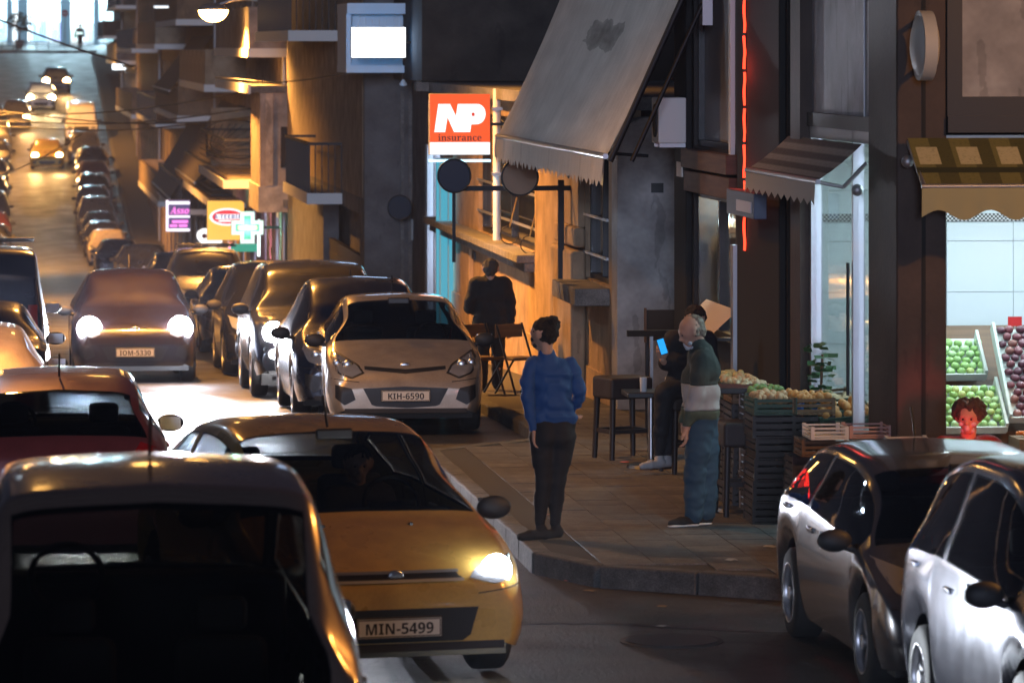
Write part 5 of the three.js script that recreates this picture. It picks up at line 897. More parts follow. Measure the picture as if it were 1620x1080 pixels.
// ---------- signs up the street ----------
const yelTex = canvasTex(256, 340, (c) => {
  c.fillStyle = '#f5b43c'; c.fillRect(0, 0, 256, 340); c.fillStyle = '#fff'; c.beginPath(); c.ellipse(140, 140, 124, 76, 0, 0, 7); c.fill(); c.fillStyle = '#d8242a'; c.beginPath(); c.ellipse(140, 140, 106, 60, 0, 0, 7); c.fill();
  c.fillStyle = '#fff'; c.fillRect(60, 116, 196, 44); c.fillStyle = '#2a2a78'; c.font = 'bold 46px sans-serif'; c.fillText('A·TEEBIE', 46, 154, 206); c.fillStyle = '#fff'; c.fillRect(80, 168, 120, 14); c.fillStyle = '#c98a20'; c.font = '26px sans-serif'; c.fillText('..... ....', 70, 262);
});
signBox('yellow_sign', 'yellow lit sign with a red oval logo above the pavement', 327, 386, 317, 380, 108, yelTex, 1.1, { light: 2, lc: [1, .7, .2], back: 0 });
const purTex = canvasTex(256, 300, (c) => { c.fillStyle = '#2c2a58'; c.fillRect(0, 0, 256, 300); c.fillStyle = '#f6ecff'; c.fillRect(0, 0, 24, 300); c.fillRect(0, 14, 256, 26); c.fillRect(0, 150, 256, 18); c.fillRect(0, 276, 256, 24); c.fillStyle = '#ff7ae0'; c.font = 'italic bold 92px serif'; c.fillText('Asso', 44, 134, 200); c.fillRect(66, 196, 170, 24); c.fillRect(40, 236, 80, 22); c.fillRect(138, 236, 90, 22); });
signBox('purple_neon_sign', 'purple sign with pink script letters and white tube edges', 262, 300, 316, 366, 132, purTex, 1.5, { light: 3, lc: [.9, .6, 1], back: 0 });
{ // green pharmacy cross
  const d = 102, c = at(391, 360, d), s = thing('pharmacy_cross', 'green and white lit pharmacy cross with an orange display line', 'sign', [c.v, c.y, -c.u]), w = .34, a = .15, Y = r => { const q = new THREE.Shape(); const W = w * r, A = a * r + (r < 1 ? 0 : 0); q.moveTo(-A, -W); [[A, -W], [A, -A], [W, -A], [W, A], [A, A], [A, W], [-A, W], [-A, A], [-W, A], [-W, -A], [-A, -A]].forEach(p => q.lineTo(...p)); q.closePath(); return q; };
  local(s, 'case', new THREE.ExtrudeGeometry(Y(1.1), { depth: .12, bevelEnabled: false }).translate(0, 0, -.13), M.white);
  local(s, 'white_light', new THREE.ShapeGeometry(Y(1.06)).translate(0, 0, .002), glow(.8, 1, .93, 1.0)); local(s, 'green_light', [bx(-.08, .08, -.27, .27, .004, .012), bx(-.27, -.08, -.08, .08, .004, .012), bx(.08, .27, -.08, .08, .004, .012)], glow(.01, .34, .2, .8)); local(s, 'display', bx(-.22, .22, -.045, .045, .014, .02), glow(1, .5, .25, 1.4));
  local(s, 'bracket', bx(.3, .75, -.03, .03, -.1, -.06), M.iron); const l = new THREE.PointLight(C3(.3, 1, .7), 5); l.position.set(0, 0, .25); l.castShadow = true; l.name = 'cross_glow'; s.add(l);
  const t = at(409, 385, d + .3), st = thing('white_light_tube', 'upright white light tube beside the pharmacy cross', 'lamp', [t.v, t.y, -t.u]); local(st, 'tube', bx(-.03, .03, -.3, .55, -.03, .03, .02), glow(.85, 1, 1, 2.2));
  const q = at(385, 392, d + .5), gb = thing('green_sign_band', 'green lit fascia under the pharmacy cross', 'sign', [q.v, q.y, -q.u]); local(gb, 'band', bx(-.3, .32, -.09, .09, -.1, 0), glow(.03, .4, .27, .7));
}
{ const p = at(331, 376, 118), o = thing('oval_logo_sign', 'white lit oval sign with a dark red mark below the yellow sign', 'sign', [p.v, p.y, -p.u]); const sc = 118 / FPX; local(o, 'face', new THREE.CylinderGeometry(1, 1, .06, 32).rotateX(Math.PI / 2).scale(21 * sc, 14 * sc, 1).rotateZ(-.35), glow(1, .98, .97, 1.3)); local(o, 'mark', new THREE.CylinderGeometry(.07, .07, .01, 8).rotateX(Math.PI / 2).translate(-.14, .05, .045), mat(.3, .03, .03, .6)); local(o, 'bracket', bx(.2, .7, -.02, .02, -.06, -.04), M.iron); }
{ // pink neon upright
  const p = at(364, 384, 106), q = at(364, 470, 106), o = thing('pink_neon_tube', 'upright pink neon tube below the yellow sign', 'neon tube', [p.v, q.y, -p.u]); local(o, 'neon_tube', rod([0, 0, 0], [0, p.y - q.y, 0], .035, 8), glow(1, .25, .45, 2)); const l = new THREE.PointLight(C3(1, .3, .5), 5); l.position.set(-.1, .9, .1); l.name = 'neon_glow'; l.castShadow = true; o.add(l); }
function noEntry(label, px, py, rpx, d, foot) {
  const p = at(px, py, d), r = rpx * d / FPX, gy = pave(p.u), o = thing('no_entry_sign', label, 'road sign', [p.v, gy, -p.u], undefined), h = p.y - gy;
  local(o, 'disc', new THREE.CylinderGeometry(r, r, .02, 32).rotateX(Math.PI / 2).translate(0, h, .03), mat(.42, .05, .045, .5)); local(o, 'bar', bx(-r * .72, r * .72, h - r * .16, h + r * .16, .042, .05), M.white); local(o, 'post', rod([0, 0, 0], [0, h + r, 0], .035, 8), M.galv);
}
noEntry('red no entry sign on a post under the yellow sign', 347, 413, 12, 112); noEntry('small red no entry sign in the bright square', 102, 21, 5.5, 308);
{ const p = at(190, 94, 262), sb = signBox('blue_white_sign', 'blank white lit sign high at the corner of the square', 177, 204, 78, 110, 262, null, 3.2, { color: [.85, .93, 1], light: 9, lc: [.5, .75, 1], back: 5 }); }
for (const [px0, px1, py, d, lab] of [[410, 484, 434, 98, 'white light strip above the shop ledge of the rosy house'], [243, 271, 11, 150, 'thin white light tube high on the brown flats']]) { const a = at(px0, py, d), w = (px1 - px0) * d / FPX, o = thing('strip_light', lab, 'lamp', [a.v, a.y, -a.u]); local(o, 'tube', bx(0, w, -.03, .03, -.03, .03, .015), glow(.85, .93, 1, 1.6)); local(o, 'housing', bx(-.02, w + .02, .03, .07, -.04, .04), M.white); }
// ---------- sodium street lamps ----------
const NA = [1, .42, .08];
function sodium(label, v, y, u, I, arm, size = .3, cone = 1.1) {
  const g = R(u), o = thing('street_lamp', label, 'street lamp', [v, g, -u]), h = y - g;
  local(o, 'bowl', new THREE.SphereGeometry(size, 24, 12, 0, Math.PI * 2, Math.PI / 2, Math.PI / 2).scale(1, .8, .6).translate(0, h, 0), glow(1, .5, .12, 40));
  local(o, 'hood', new THREE.SphereGeometry(size * 1.06, 24, 10, 0, Math.PI * 2, 0, Math.PI / 2).scale(1, .45, .62).translate(0, h + .004, 0), M.galv);
  local(o, 'arm', tube([[0, h + .1, 0], [arm * .4, h + .25, 0], [arm, h + .1, 0]], .04, 16), M.galv);
  local(o, 'post', rod([arm, 0, 0], [arm, h + .15, 0], .08, 10, .06), M.galv);
  const l = new THREE.SpotLight(C3(...NA), I, 0, cone, cone > 1.4 ? .15 : .55); l.position.set(0, h - size * .8 - .05, 0); l.target.position.set(0, h - 5, 0); o.add(l.target); l.shadow.radius = 10; l.castShadow = true; l.name = 'sodium_light'; o.add(l); return o;
}
{ const p = at(337, 16, 100); sodium('sodium street lamp with a blazing orange bowl over the far pavement', p.v, p.y, p.u, 420, 1.6, .33, 1.45); }
sodium('sodium street lamp over the lane opposite the orange house', 1.8, 7.5, 60, 1050, -4.2, .3, 1.22);
sodium('sodium street lamp on the left pavement behind the golden hatchback', -.6, 9, 42, 240, -1.8, .3, 1.1);
sodium('sodium street lamp on the side street right of the greengrocer', 11.2, 7.4, 26, 130, 3, .3, 1.5);
sodium('sodium street lamp on the left pavement opposite the flats', -1.4, 6, 92, 800, -1.5, .3, 1.35);
{ const v = -1.6, u = 46, g = R(u), h = 6.6, o = thing('added_white_lamp', 'unseen white lamp on a slim post added on the left pavement to light the cream awning', 'street lamp', [v, g, -u]); local(o, 'lamp_head', bx(-.15, .45, h, h + .08, -.14, .14, .02), M.galv); local(o, 'lens', bx(-.1, .4, h - .02, h - .002, -.11, .11), glow(.7, .85, 1, 10)); local(o, 'post', rod([-.2, 0, 0], [-.2, h + .06, 0], .07, 10, .05), M.galv); const l = new THREE.SpotLight(C3(.6, .78, 1), 42, 0, 1.4, .3); l.position.set(.15, h - .05, 0); l.target.position.set(1.6, h - 4, 0); l.shadow.radius = 8; l.castShadow = true; l.name = 'added_led_light'; o.add(l, l.target); }  // unseen post lamp added for cool light on awning, pavement and people
sodium('sodium street lamp half way up the left side of the hill', -1.4, 4.2, 190, 1200, -1.5, .3, 1.35);
sodium('sodium street lamp near the top of the left side of the hill', -1.4, 8.5, 240, 1100, -1.5, .3, 1.35);
sodium('sodium street lamp on the left pavement in the dip', -1.5, 4.8, 128, 1100, -1.5, .3, 1.35);
// ---------- bright square at the end ----------
{
  const U = 337, g = R(U), b = thing('arcade_building', 'white lit arcade with blue grey columns across the square', 'building', [4, g, -U]);
  part(b, 'back_wall', bu(-14, 26, g, g + 7, U + 5, U + 5.3), M.white); part(b, 'soffit', bu(-14, 26, g + 4.6, g + 7, U - .3, U + 5), mat(.4, .45, .5, .7));
  for (const px of [14, 35, 103, 152, 196, -20]) { const v = vOn(px, U), w = [14, 152].includes(px) ? .2 : .38; part(b, 'column', bu(v - w, v + w, g - .2, g + 4.6, U, U + .6), mat(.2, .3, .36, .6)); }
  for (let k = 0; k < 7; k++) { const v = vOn(4 + k * 29, U + 4.9), s = thing('shop_display', 'lit white shop display behind the arcade columns', 'shop window', [v, g, -(U + 4.7)], 'lit displays in the arcade'); local(s, 'lit_window', bx(-.6, .6, .3, 3.2, -.05, 0), glow(...[[.6, .9, 1], [.85, .95, 1], [.5, .8, 1]][k % 3], 2.6)); local(s, 'goods', [...Array(7).keys()].map(i => bx(-.5 + .15 * i, -.4 + .15 * i, .3, .6 + rnd(0, 1.6), .02, .3)), mat(rnd(.05, .3), rnd(.1, .3), rnd(.2, .4), .8)); local(s, 'frame', [bx(-.66, -.6, 0, 3.3, -.1, .05), bx(.6, .66, 0, 3.3, -.1, .05), bx(-.6, .6, 3.2, 3.3, -.1, .05)], M.alu); }
  for (const [v, u] of [[1.5, U + 1.8], [7, U + 1.8], [4.3, U - 12]]) { const l = thing(u > U ? 'arcade_light' : 'square_lamp', u > U ? 'white ceiling light under the arcade' : 'white street lamp high over the square', 'lamp', [v, g + (u > U ? 4.5 : 9), -u], u > U ? 'arcade ceiling lights' : undefined); local(l, 'panel', bx(-.8, .8, 0, .06, -.5, .5), glow(.7, .92, 1, 6)); if (u < U) local(l, 'arm', rod([0, .06, 0], [6, .5, 0], .05), M.galv); const a = new THREE.PointLight(C3(.55, .85, 1), u > U ? 200 : 380); a.position.y = -.25; a.shadow.radius = 10; a.castShadow = true; a.name = 'arcade_glow'; l.add(a); }
  for (const [px, u0] of [[126, 312]]) { // far passer-by
    const v = vOn(px, u0), gy = R(u0) + .01; const o = thing('person', 'person in dark clothes standing in the bright square', 'person', [v, gy, -u0]);
    local(o, 'body', bonesMesh([...limb([-.08, .06, 0, .06], [-.09, .45, 0, .08], [-.08, .85, 0, .11]), ...limb([.08, .06, 0, .06], [.09, .45, 0, .08], [.08, .85, 0, .11]), [-.08, .9, 0, .13, .08, .9, 0, .13], [-.1, 1.3, 0, .13, .1, 1.3, 0, .13], [0, 1.5, 0, .07, 0, 1.58, 0, .06], [0, 1.64, 0, .1, 0, 1.68, 0, .1], ...limb([-.2, 1.38, 0, .07], [-.3, 1.1, 0, .055], [-.32, .82, .05, .045]), ...limb([.2, 1.38, 0, .07], [.26, 1.1, 0, .055], [.27, .82, .05, .045])], .04, .03), mat(.02, .02, .025, .9));
  }
  { const v = vOn(30, 313), gy = R(313), t = thing('street_tree', 'small round dark tree in a planter on the square', 'tree', [v, gy, -313]); local(t, 'planter', new THREE.CylinderGeometry(.35, .28, .6, 14).translate(0, .3, 0), M.concrete); local(t, 'trunk', rod([0, .5, 0], [.03, 1.5, 0], .06, 8, .04), M.wood); const lv = []; for (let k = 0; k < 260; k++) { const a = rnd(0, 6.28), e = Math.acos(rnd(-1, 1)), r = .75 * Math.cbrt(rnd()); lv.push(new THREE.PlaneGeometry(.2, .13).rotateX(rnd(0, 3)).rotateY(rnd(0, 6)).translate(Math.sin(e) * Math.cos(a) * r * 1.3, 1.9 + Math.cos(e) * r, Math.sin(e) * Math.sin(a) * r)); } local(t, 'crown', lv, mat(.03, .06, .02, .8)); }
  const vz = x => vOn(x, 309); const rl = thing('pavement_railing', 'low dark railing along the edge of the square', 'railing', [vz(2), R(309), -309]); local(rl, 'rail', [bx(0, 3.2, .55, .6, 0, .05), bx(0, 3.2, .3, .34, 0, .05)], M.iron); for (let k = 0; k < 5; k++) local(rl, 'post', bx(k * .8 - .02, k * .8 + .03, 0, .6, 0, .05), M.iron);
  struct('square_kerb', sheet(20, 1, (s, t) => [-3 + 9 * s, R(304) + .13, -(303.8 + .4 * t)]), M.kerb); struct('square_kerb_face', sheet(20, 1, (s, t) => [-3 + 9 * s, R(304) - .05 + .18 * t, -303.8]), M.kerb);
}
// ---------- far cars on the hill ----------
const far = {}; const farCar = (kind, S, paint, nm, lab, v, u, o = {}, group) => { const key = kind + JSON.stringify(o); let c; if (far[key]) { c = far[key].clone(); c.name = numbered(nm); scene.add(c); tag(c, lab, S.cat ?? 'car', group); } else { c = makeCar(nm, lab, { ...S, detail: .5, paint, ...o }, group); if (!o.lights) far[key] = c; } return putCar(c, v, u, o.away ? Math.PI : 0); };
farCar('wh', HATCH, flake(.7, .6, .48, .35, .05), 'white_parked_car', 'cream white car parked at the foot of the hill, the palest in the right-hand row', 4.15, 186, {});
farCar('nv', SEDAN, navy, 'dark_parked_car', 'dark saloon in the dip just this side of the cream white car', 4.1, 168, {}, 'dark saloons parked in the dip'); farCar('nv', SEDAN, navy, 'dark_parked_car', 'dark saloon with roof bars behind the grey saloon in the dip', 4.2, 110, {});
farCar('bk', MPV, blackP, 'dark_tall_car', 'dark tall car parked in the dip behind the grey saloon', 4.1, 92, { rack: [2, 3] }); farCar('bk2', HATCH, greyP, 'grey_parked_hatchback', 'grey hatchback parked in the dip near the pharmacy', 4.15, 138, {});
for (let k = 0; k < 8; k++) { const j = [1, 0, 2, 3, 1, 4, 0, 2][k]; farCar(['nv', 'bkh', 'gr', 'sl', 'rd'][j], [SEDAN, HATCH, MPV, HATCH, SEDAN][j], [navy, blackP, greyP, silver, redP][j], 'hill_parked_car', ['dark blue saloon', 'black hatchback', 'dark grey tall car', 'silver hatchback', 'dark red saloon'][j] + ' in the row parked up the right side of the hill', 4.15 + rnd(-.2, .2), 192.5 + k * 6.1 + rnd(-.5, .5), {}, 'cars parked up the right side of the hill'); }
for (let k = 0; k < 13; k++) { const j = [0, 2, 1, 3, 0, 1, 4, 2, 1, 0, 3, 2, 1][k]; farCar(['nv', 'bkh', 'gr', 'sl', 'rd'][j], [SEDAN, HATCH, MPV, HATCH, SEDAN][j], [navy, blackP, greyP, silver, redP][j], 'left_parked_car', ['dark blue saloon', 'black hatchback', 'dark grey tall car', 'silver hatchback', 'dark red saloon'][j] + ' in the row parked along the left kerb of the hill', -.72 + rnd(-.2, .2), 150 + k * 8.2 + rnd(-.8, .8), {}, 'cars parked along the left kerb of the hill'); }
farCar('tx', SEDAN, taxiY, 'yellow_taxi', 'yellow car coming down the hill with orange headlights', 2.0, 233, { lights: { on: true, k: 90, color: [1, .6, .22], beam: 30, cone: .5, size: .16 } });
farCar('w2', HATCH, whiteP, 'white_hill_car', 'white car coming down near the top of the hill with lit headlights', 1.9, 262, { lights: { on: true, k: 90, color: [1, .66, .3], beam: 40, cone: .5, size: .2 } });
farCar('w3', HATCH, greyP, 'grey_hill_car', 'grey car behind the yellow car with lit headlights', .4, 252, { lights: { on: true, k: 80, color: [1, .5, .18], beam: 30, cone: .5, size: .18 } });
farCar('hl1', SEDAN, greyP, 'grey_descending_car', 'grey saloon coming down the hill beside the white van with lit headlights', 2.9, 272, { lights: { on: true, k: 80, color: [1, .55, .2], beam: 30, cone: .5, size: .2 } });
farCar('wv', VAN, whiteP, 'white_van', 'white van parked high on the right side of the hill', 4.0, 246, { cat: 'van' });
// ---------- overhead wires ----------
const wire = (lab, a, b, sag, r = .02) => { const A = at(...a), B = at(...b), m = [(A.v + B.v) / 2, (A.y + B.y) / 2 - sag, -(A.u + B.u) / 2], o = part(scene, 'overhead_wire', tube([[A.v, A.y, -A.u], m, [B.v, B.y, -B.u]], r, 24, 5), M.black, { world: false }); tag(o, lab, 'wire'); };
wire('thick overhead wire crossing in front of the bright square', [-10, 28, 120], [210, 105, 130], .05, .03);
wire('overhead wire dipping to the left over the lower road', [-10, 282, 120], [128, 212, 140], .1, .02);
[[175, 205, 'upper'], [182, 150, 'second'], [192, 182, 'third'], [200, 196, 'lowest']].forEach(([y0, y1, w]) => wire(`${w} of the thin wires strung to the rosy house`, [-10, y0, 125], [470, y1 - 20, 100], .25, .02));
wire('wire looped under the thin concrete canopy', [340, 122, 104], [580, 112, 76], .15, .015);
// ---------- bar terrace ----------
function stool(label, px, py, d, yaw, group) {
  const p = at(px, py, d), gy = pave(p.u), o = thing('bar_stool', label, 'stool', [p.v, gy, -p.u], group), m = mat(.022, .016, .014, .5);
  local(o, 'seat', bx(-.23, .23, .58, .79, -.2, .2, .03), mat(.03, .022, .02, .55, { bumpMap: leatherB, bumpScale: .003 }));
  for (const [a, b] of [[-1, -1], [-1, 1], [1, -1], [1, 1]]) local(o, 'leg', rod([a * .21, 0, b * .18], [a * .19, .6, b * .16], .026, 6, .03), m);
  local(o, 'foot_rail', [bx(-.2, .2, .25, .29, .15, .18), bx(-.2, .2, .25, .29, -.18, -.15), bx(-.21, -.18, .25, .29, -.15, .15), bx(.18, .21, .25, .29, -.15, .15)], m); o.rotation.y = yaw; return o;
}
stool('dark padded bar stool in front of the orange wall', 985, 704, 42.6, .35); stool('black bar stool behind the person in the banded jumper', 1178, 788, 37.3, .1); stool('black bar stool under the seated person with the phone', 1090, 722, 41.1, .2);
function barTable(label, px, py, d, h = 1.0, w = .6) {
  const p = at(px, py, d), gy = pave(p.u), o = thing('high_table', label, 'table', [p.v, gy, -p.u]); local(o, 'table_top', bx(-w / 2, w / 2, h - .05, h, -w / 2, w / 2, .01), M.black); local(o, 'column', rod([0, 0, 0], [0, h - .05, 0], .03, 10), M.steel); local(o, 'base', new THREE.CylinderGeometry(.22, .24, .03, 24).translate(0, .015, 0), M.black); return o;
}
barTable('small black bar table beside the seated person with the phone', 1030, 715, 41.6, .72, .5);
barTable('tall black bar table with a steel column near the crates', 1175, 786, 37.6, 1.06, .5);
{ // glasses and an ashtray on the low table
  for (const [px, py, l] of [[1018, 596, 'tall drinking glass on the bar table edge'], [1058, 600, 'short drinking glass on the bar table']]) { const p = at(px, py, 41.5), o = part(scene, 'drinking_glass', new THREE.LatheGeometry(P2(0, 0, .032, 0, .036, .13, .033, .13, .03, .006, 0, .006).map(q => new THREE.Vector2(...q)), 14), mat(.8, .85, .9, .08, { metalness: .3 }), { world: false }); o.position.set(p.v, pave(p.u) + .72, -p.u); tag(o, l, 'glass'); }
  const p = at(1036, 527, 44.5), b = thing('terrace_rail', 'black wooden rail across the front of the grey pier', 'rail', [p.v, pave(p.u), -p.u]); const h = p.y - pave(p.u); local(b, 'top_rail', bx(-.28, .28, h - .03, h + .03, -.04, .04), M.blackMatt); local(b, 'steel_leg', bx(-.05, -.02, 0, h - .03, -.03, .03), M.steel); local(b, 'steel_leg', bx(.2, .23, 0, h - .03, -.03, .03), M.steel);
  const q = at(1048, 508, 46.5), c = thing('chalkboard', 'dark menu chalkboard leaning at the foot of the bar', 'board', [q.v, pave(q.u), -q.u]); const cy = q.y - pave(q.u); local(c, 'board', bx(-.17, .17, cy - .2, cy + .12, -.02, .02), mat(.03, .025, .02, .8)); local(c, 'frame', [bx(-.19, -.17, cy - .22, cy + .14, -.03, .03), bx(.17, .19, cy - .22, cy + .14, -.03, .03)], mat(.12, .07, .04, .7)); for (const x of [-.16, .16]) local(c, 'leg', bx(x - .02, x + .02, 0, cy - .2, -.02, .02), M.black);
}
for (const [px, lab] of [[820, 'black folding chair by the wall beside the person walking away'], [762, 'wooden topped folding chair hidden behind the beige hatchback']]) {
  const p = at(px, 632, 54), o = thing('folding_chair', lab, 'chair', [p.v, pave(p.u), -p.u]); local(o, 'seat', bx(-.2, .2, .42, .45, -.2, .2, .01), M.wood); local(o, 'backrest', bx(-.2, .2, .68, .84, -.22, -.19, .01), M.wood);
  for (const x of [-.19, .19]) { local(o, 'leg', rod([x, 0, .22], [x, .85, -.2], .014, 6), M.iron); local(o, 'leg', rod([x, 0, -.22], [x, .44, .18], .014, 6), M.iron); } o.rotation.y = .5;
}
// ---------- crates and fruit ----------
const blackCrate = mat(.022, .02, .02, .6), greenCrate = mat(.025, .06, .04, .6), woodCrate = mat(.3, .2, .12, .75, { map: woodT }), foam = mat(.68, .68, .66, .7), pinkCrate = mat(.5, .3, .26, .6);
const protoC = {};
function crate(kind, m, label, v, y, u, o = {}) {
  const w = o.w ?? .52, d = o.d ?? .36, h = o.h ?? .17, key = [kind, w, d, h].join(); let c;
  if (protoC[key]) { c = protoC[key].clone(); c.name = numbered('crate'); scene.add(c); tag(c, label, 'crate', o.group); if (!o.group) delete c.userData.group; }
  else {
    c = protoC[key] = thing('crate', label, 'crate', [0, 0, 0], o.group); local(c, 'base', bx(-w / 2, w / 2, 0, .012, -d / 2, d / 2), m);
    for (const [a, b] of [[-1, -1], [-1, 1], [1, -1], [1, 1]]) local(c, 'corner_post', bx(a * w / 2 - a * .028, a * w / 2, .012, h + .012, b * d / 2 - b * .028, b * d / 2), m);
    for (let k = 0; k < 3; k++) { const y0 = .02 + k * h / 3, y1 = y0 + h / 3 - .018; for (const s of [-1, 1]) { local(c, 'slat', bx(-w / 2 + .028, w / 2 - .028, y0, y1, s * d / 2 - s * .012, s * d / 2 - s * .002), m); local(c, 'slat', bx(s * w / 2 - s * .012, s * w / 2 - s * .002, y0, y1, -d / 2 + .028, d / 2 - .028), m); } }
  }
  c.position.set(v, y, -u); c.rotation.set(o.tilt ?? 0, o.yaw ?? 0, 0); return c;
}
const fruitGeo = new THREE.SphereGeometry(1, 14, 10); { const p = fruitGeo.attributes.position; for (let i = 0; i < p.count; i++) { const y = p.getY(i), r = Math.hypot(p.getX(i), p.getZ(i)); p.setY(i, y * .9 - .22 * Math.exp(-r * r * 14) * Math.sign(y)); } fruitGeo.computeVertexNormals(); }
function heap(name, label, cat, m, c, w, d, y, r, n, pal) { // loose produce too small to tell apart, one heap per crate
  const g = []; for (let k = 0; k < n; k++) g.push(fruitGeo.clone().scale(r * rnd(.85, 1.2), r * rnd(.8, 1.1), r * rnd(.85, 1.2)).rotateX(rnd(0, 3)).rotateZ(rnd(0, 3)).translate(rnd(-w, w), y + rnd(-.01, .035), rnd(-d, d)));
  const o = part(scene, name, g, m, { world: false }); o.position.copy(c.position); o.rotation.copy(c.rotation); tag(o, label, cat); o.userData.kind = 'stuff'; return o;
}
{
  const gy = pave(37);
  // stacks along the street side, seen receding
  const stacks = [[6.32, 38.6, 5], [6.32, 38.05, 5], [6.32, 37.5, 5], [6.36, 36.9, 5], [6.62, 36.3, 5], [6.3, 36.3, 5]];
  stacks.forEach(([v, u, n], i) => { for (let k = 0; k < n; k++) crate('b', blackCrate, 'black slatted crate in the stacks beside the greengrocer window', v + rnd(-.012, .012), gy + k * .178, u, { yaw: Math.PI / 2 + rnd(-.04, .04), group: 'stacked black crates' }); });
  const lem = mat(.5, .38, .16, .6), on = mat(.42, .26, .13, .6), gr = mat(.14, .22, .06, .6), or = mat(.42, .2, .05, .55), tan = mat(.4, .32, .2, .7);
  const topY = gy + 5 * .178; [['lemons', 'pale lemons in the far end crate of the pavement stall', lem], ['onions', 'brown onions in the second crate of the pavement stall', on], ['potatoes', 'tan potatoes in the third crate of the pavement stall', tan], ['greens', 'green vegetables in the fourth crate of the pavement stall', gr], ['oranges', 'oranges in the crate against the shop glass', or], ['onions', 'large onions in the nearest crate of the pavement stall', on]].forEach(([n, l, m], i) => { const [v, u] = stacks[i]; const c = crate('g' + (i % 2), i % 2 ? greenCrate : woodCrate, `${i % 2 ? 'green' : 'wooden'} top crate of the pavement stall holding ${['lemons', 'brown onions', 'tan potatoes', 'green vegetables', 'oranges', 'large onions'][i]}`, v, topY + .01, u, { yaw: Math.PI / 2, tilt: 0, h: .13 }); heap(n, l, 'produce', m, c, .2, .14, .12, .036, 40); });
  for (const [px, py, d, lab] of [[1306, 640, 38, 'raised wooden crate of onions leaning at the back of the pavement stall'], [1330, 655, 36.8, 'raised green crate of grapefruit leaning on the pavement stall']]) { const p = at(px, py, d), c = crate('t' + px, px < 1320 ? woodCrate : greenCrate, lab, p.v, p.y - .06, p.u, { tilt: .35, yaw: .2, h: .12 }); heap('produce', px < 1320 ? 'onions in the raised wooden crate' : 'grapefruit in the raised green crate', 'produce', px < 1320 ? tan : or, c, .2, .13, .1, .042, 26); const s = thing('crate_stand', px < 1320 ? 'steel stand under the raised wooden crate' : 'steel stand under the raised green crate', 'stand', [p.v, gy, -p.u]); local(s, 'leg', [-.2, .2].flatMap(x => [-.12, .12].map(z => rod([x, 0, z], [x, p.y - gy - .1 - z * .36, z], .012, 6))), M.galv); local(s, 'shelf', bx(-.22, .22, p.y - gy - .16, p.y - gy - .14, -.14, .14), M.galv); }
  { const p = at(1282, 645, 37), o = thing('blue_bag', 'crumpled blue plastic bag lying on the pavement stall', 'bag', [p.v, p.y, -p.u]); local(o, 'bag', bonesMesh([[-.08, 0, 0, .05, .08, .02, .02, .05], [0, .02, .03, .05, .04, .05, 0, .04]], .03, .012, fold(.025, 30, 30)), mat(.01, .16, .55, .4)); }
  { const p = at(1352, 610, 37.3), t = thing('potted_plant', 'leafy dark green plant standing against the shop glass', 'plant', [6.8, gy, -p.u]); local(t, 'pot', new THREE.CylinderGeometry(.14, .11, .9, 14).translate(0, .45, 0), M.plastic); local(t, 'stem', rod([0, .9, 0], [.02, 1.35, 0], .012, 6), M.wood); const lv = []; for (let k = 0; k < 70; k++) lv.push(new THREE.PlaneGeometry(.09, .035).rotateX(rnd(0, 3)).rotateY(rnd(0, 6)).translate(rnd(-.1, .1), rnd(.95, 1.45), rnd(-.1, .1))); local(t, 'foliage', lv, mat(.03, .09, .03, .6)); }
  // front stack by the brown column
  const fy = pave(34.8);
  for (const [v, n] of [[6.33, 4], [6.75, 4]]) for (let k = 0; k < n; k++) crate('b', blackCrate, 'black slatted crate stacked in front of the brown column', v + rnd(-.01, .01), fy + k * .178, 34.5, { yaw: rnd(-.03, .03), group: 'black crates by the column', w: .4 });
  crate('w1', woodCrate, 'wooden crate across the top of the stack by the brown column', 6.5, fy + .722, 34.4, { w: .62, h: .12 });
  crate('f1', foam, 'white foam crate with tall sides on the stack by the brown column', 6.4, fy + .86, 34.35, { w: .3, d: .4, h: .09 }); crate('p1', pinkCrate, 'pink crate on the stack by the brown column', 6.74, fy + .86, 34.4, { w: .34, d: .36, h: .09 });
  const p = at(1430, 700, 34.1); crate('c1', mat(.5, .48, .45, .6), 'clear grey plastic crate at the foot of the brown column', p.v, .95, p.u - .2, { w: .33, d: .3, h: .14 });
  crate('c2', woodCrate, 'wooden crate under the clear grey plastic crate', p.v, .62, p.u - .2, { w: .36, d: .32, h: .3 }); for (let k = 0; k < 2; k++) crate('b2', blackCrate, 'black crate at the bottom of the stack at the column foot', p.v, fy + k * .215, p.u - .2, { w: .36, d: .32, h: .2, group: 'black crates at the column foot' });
}
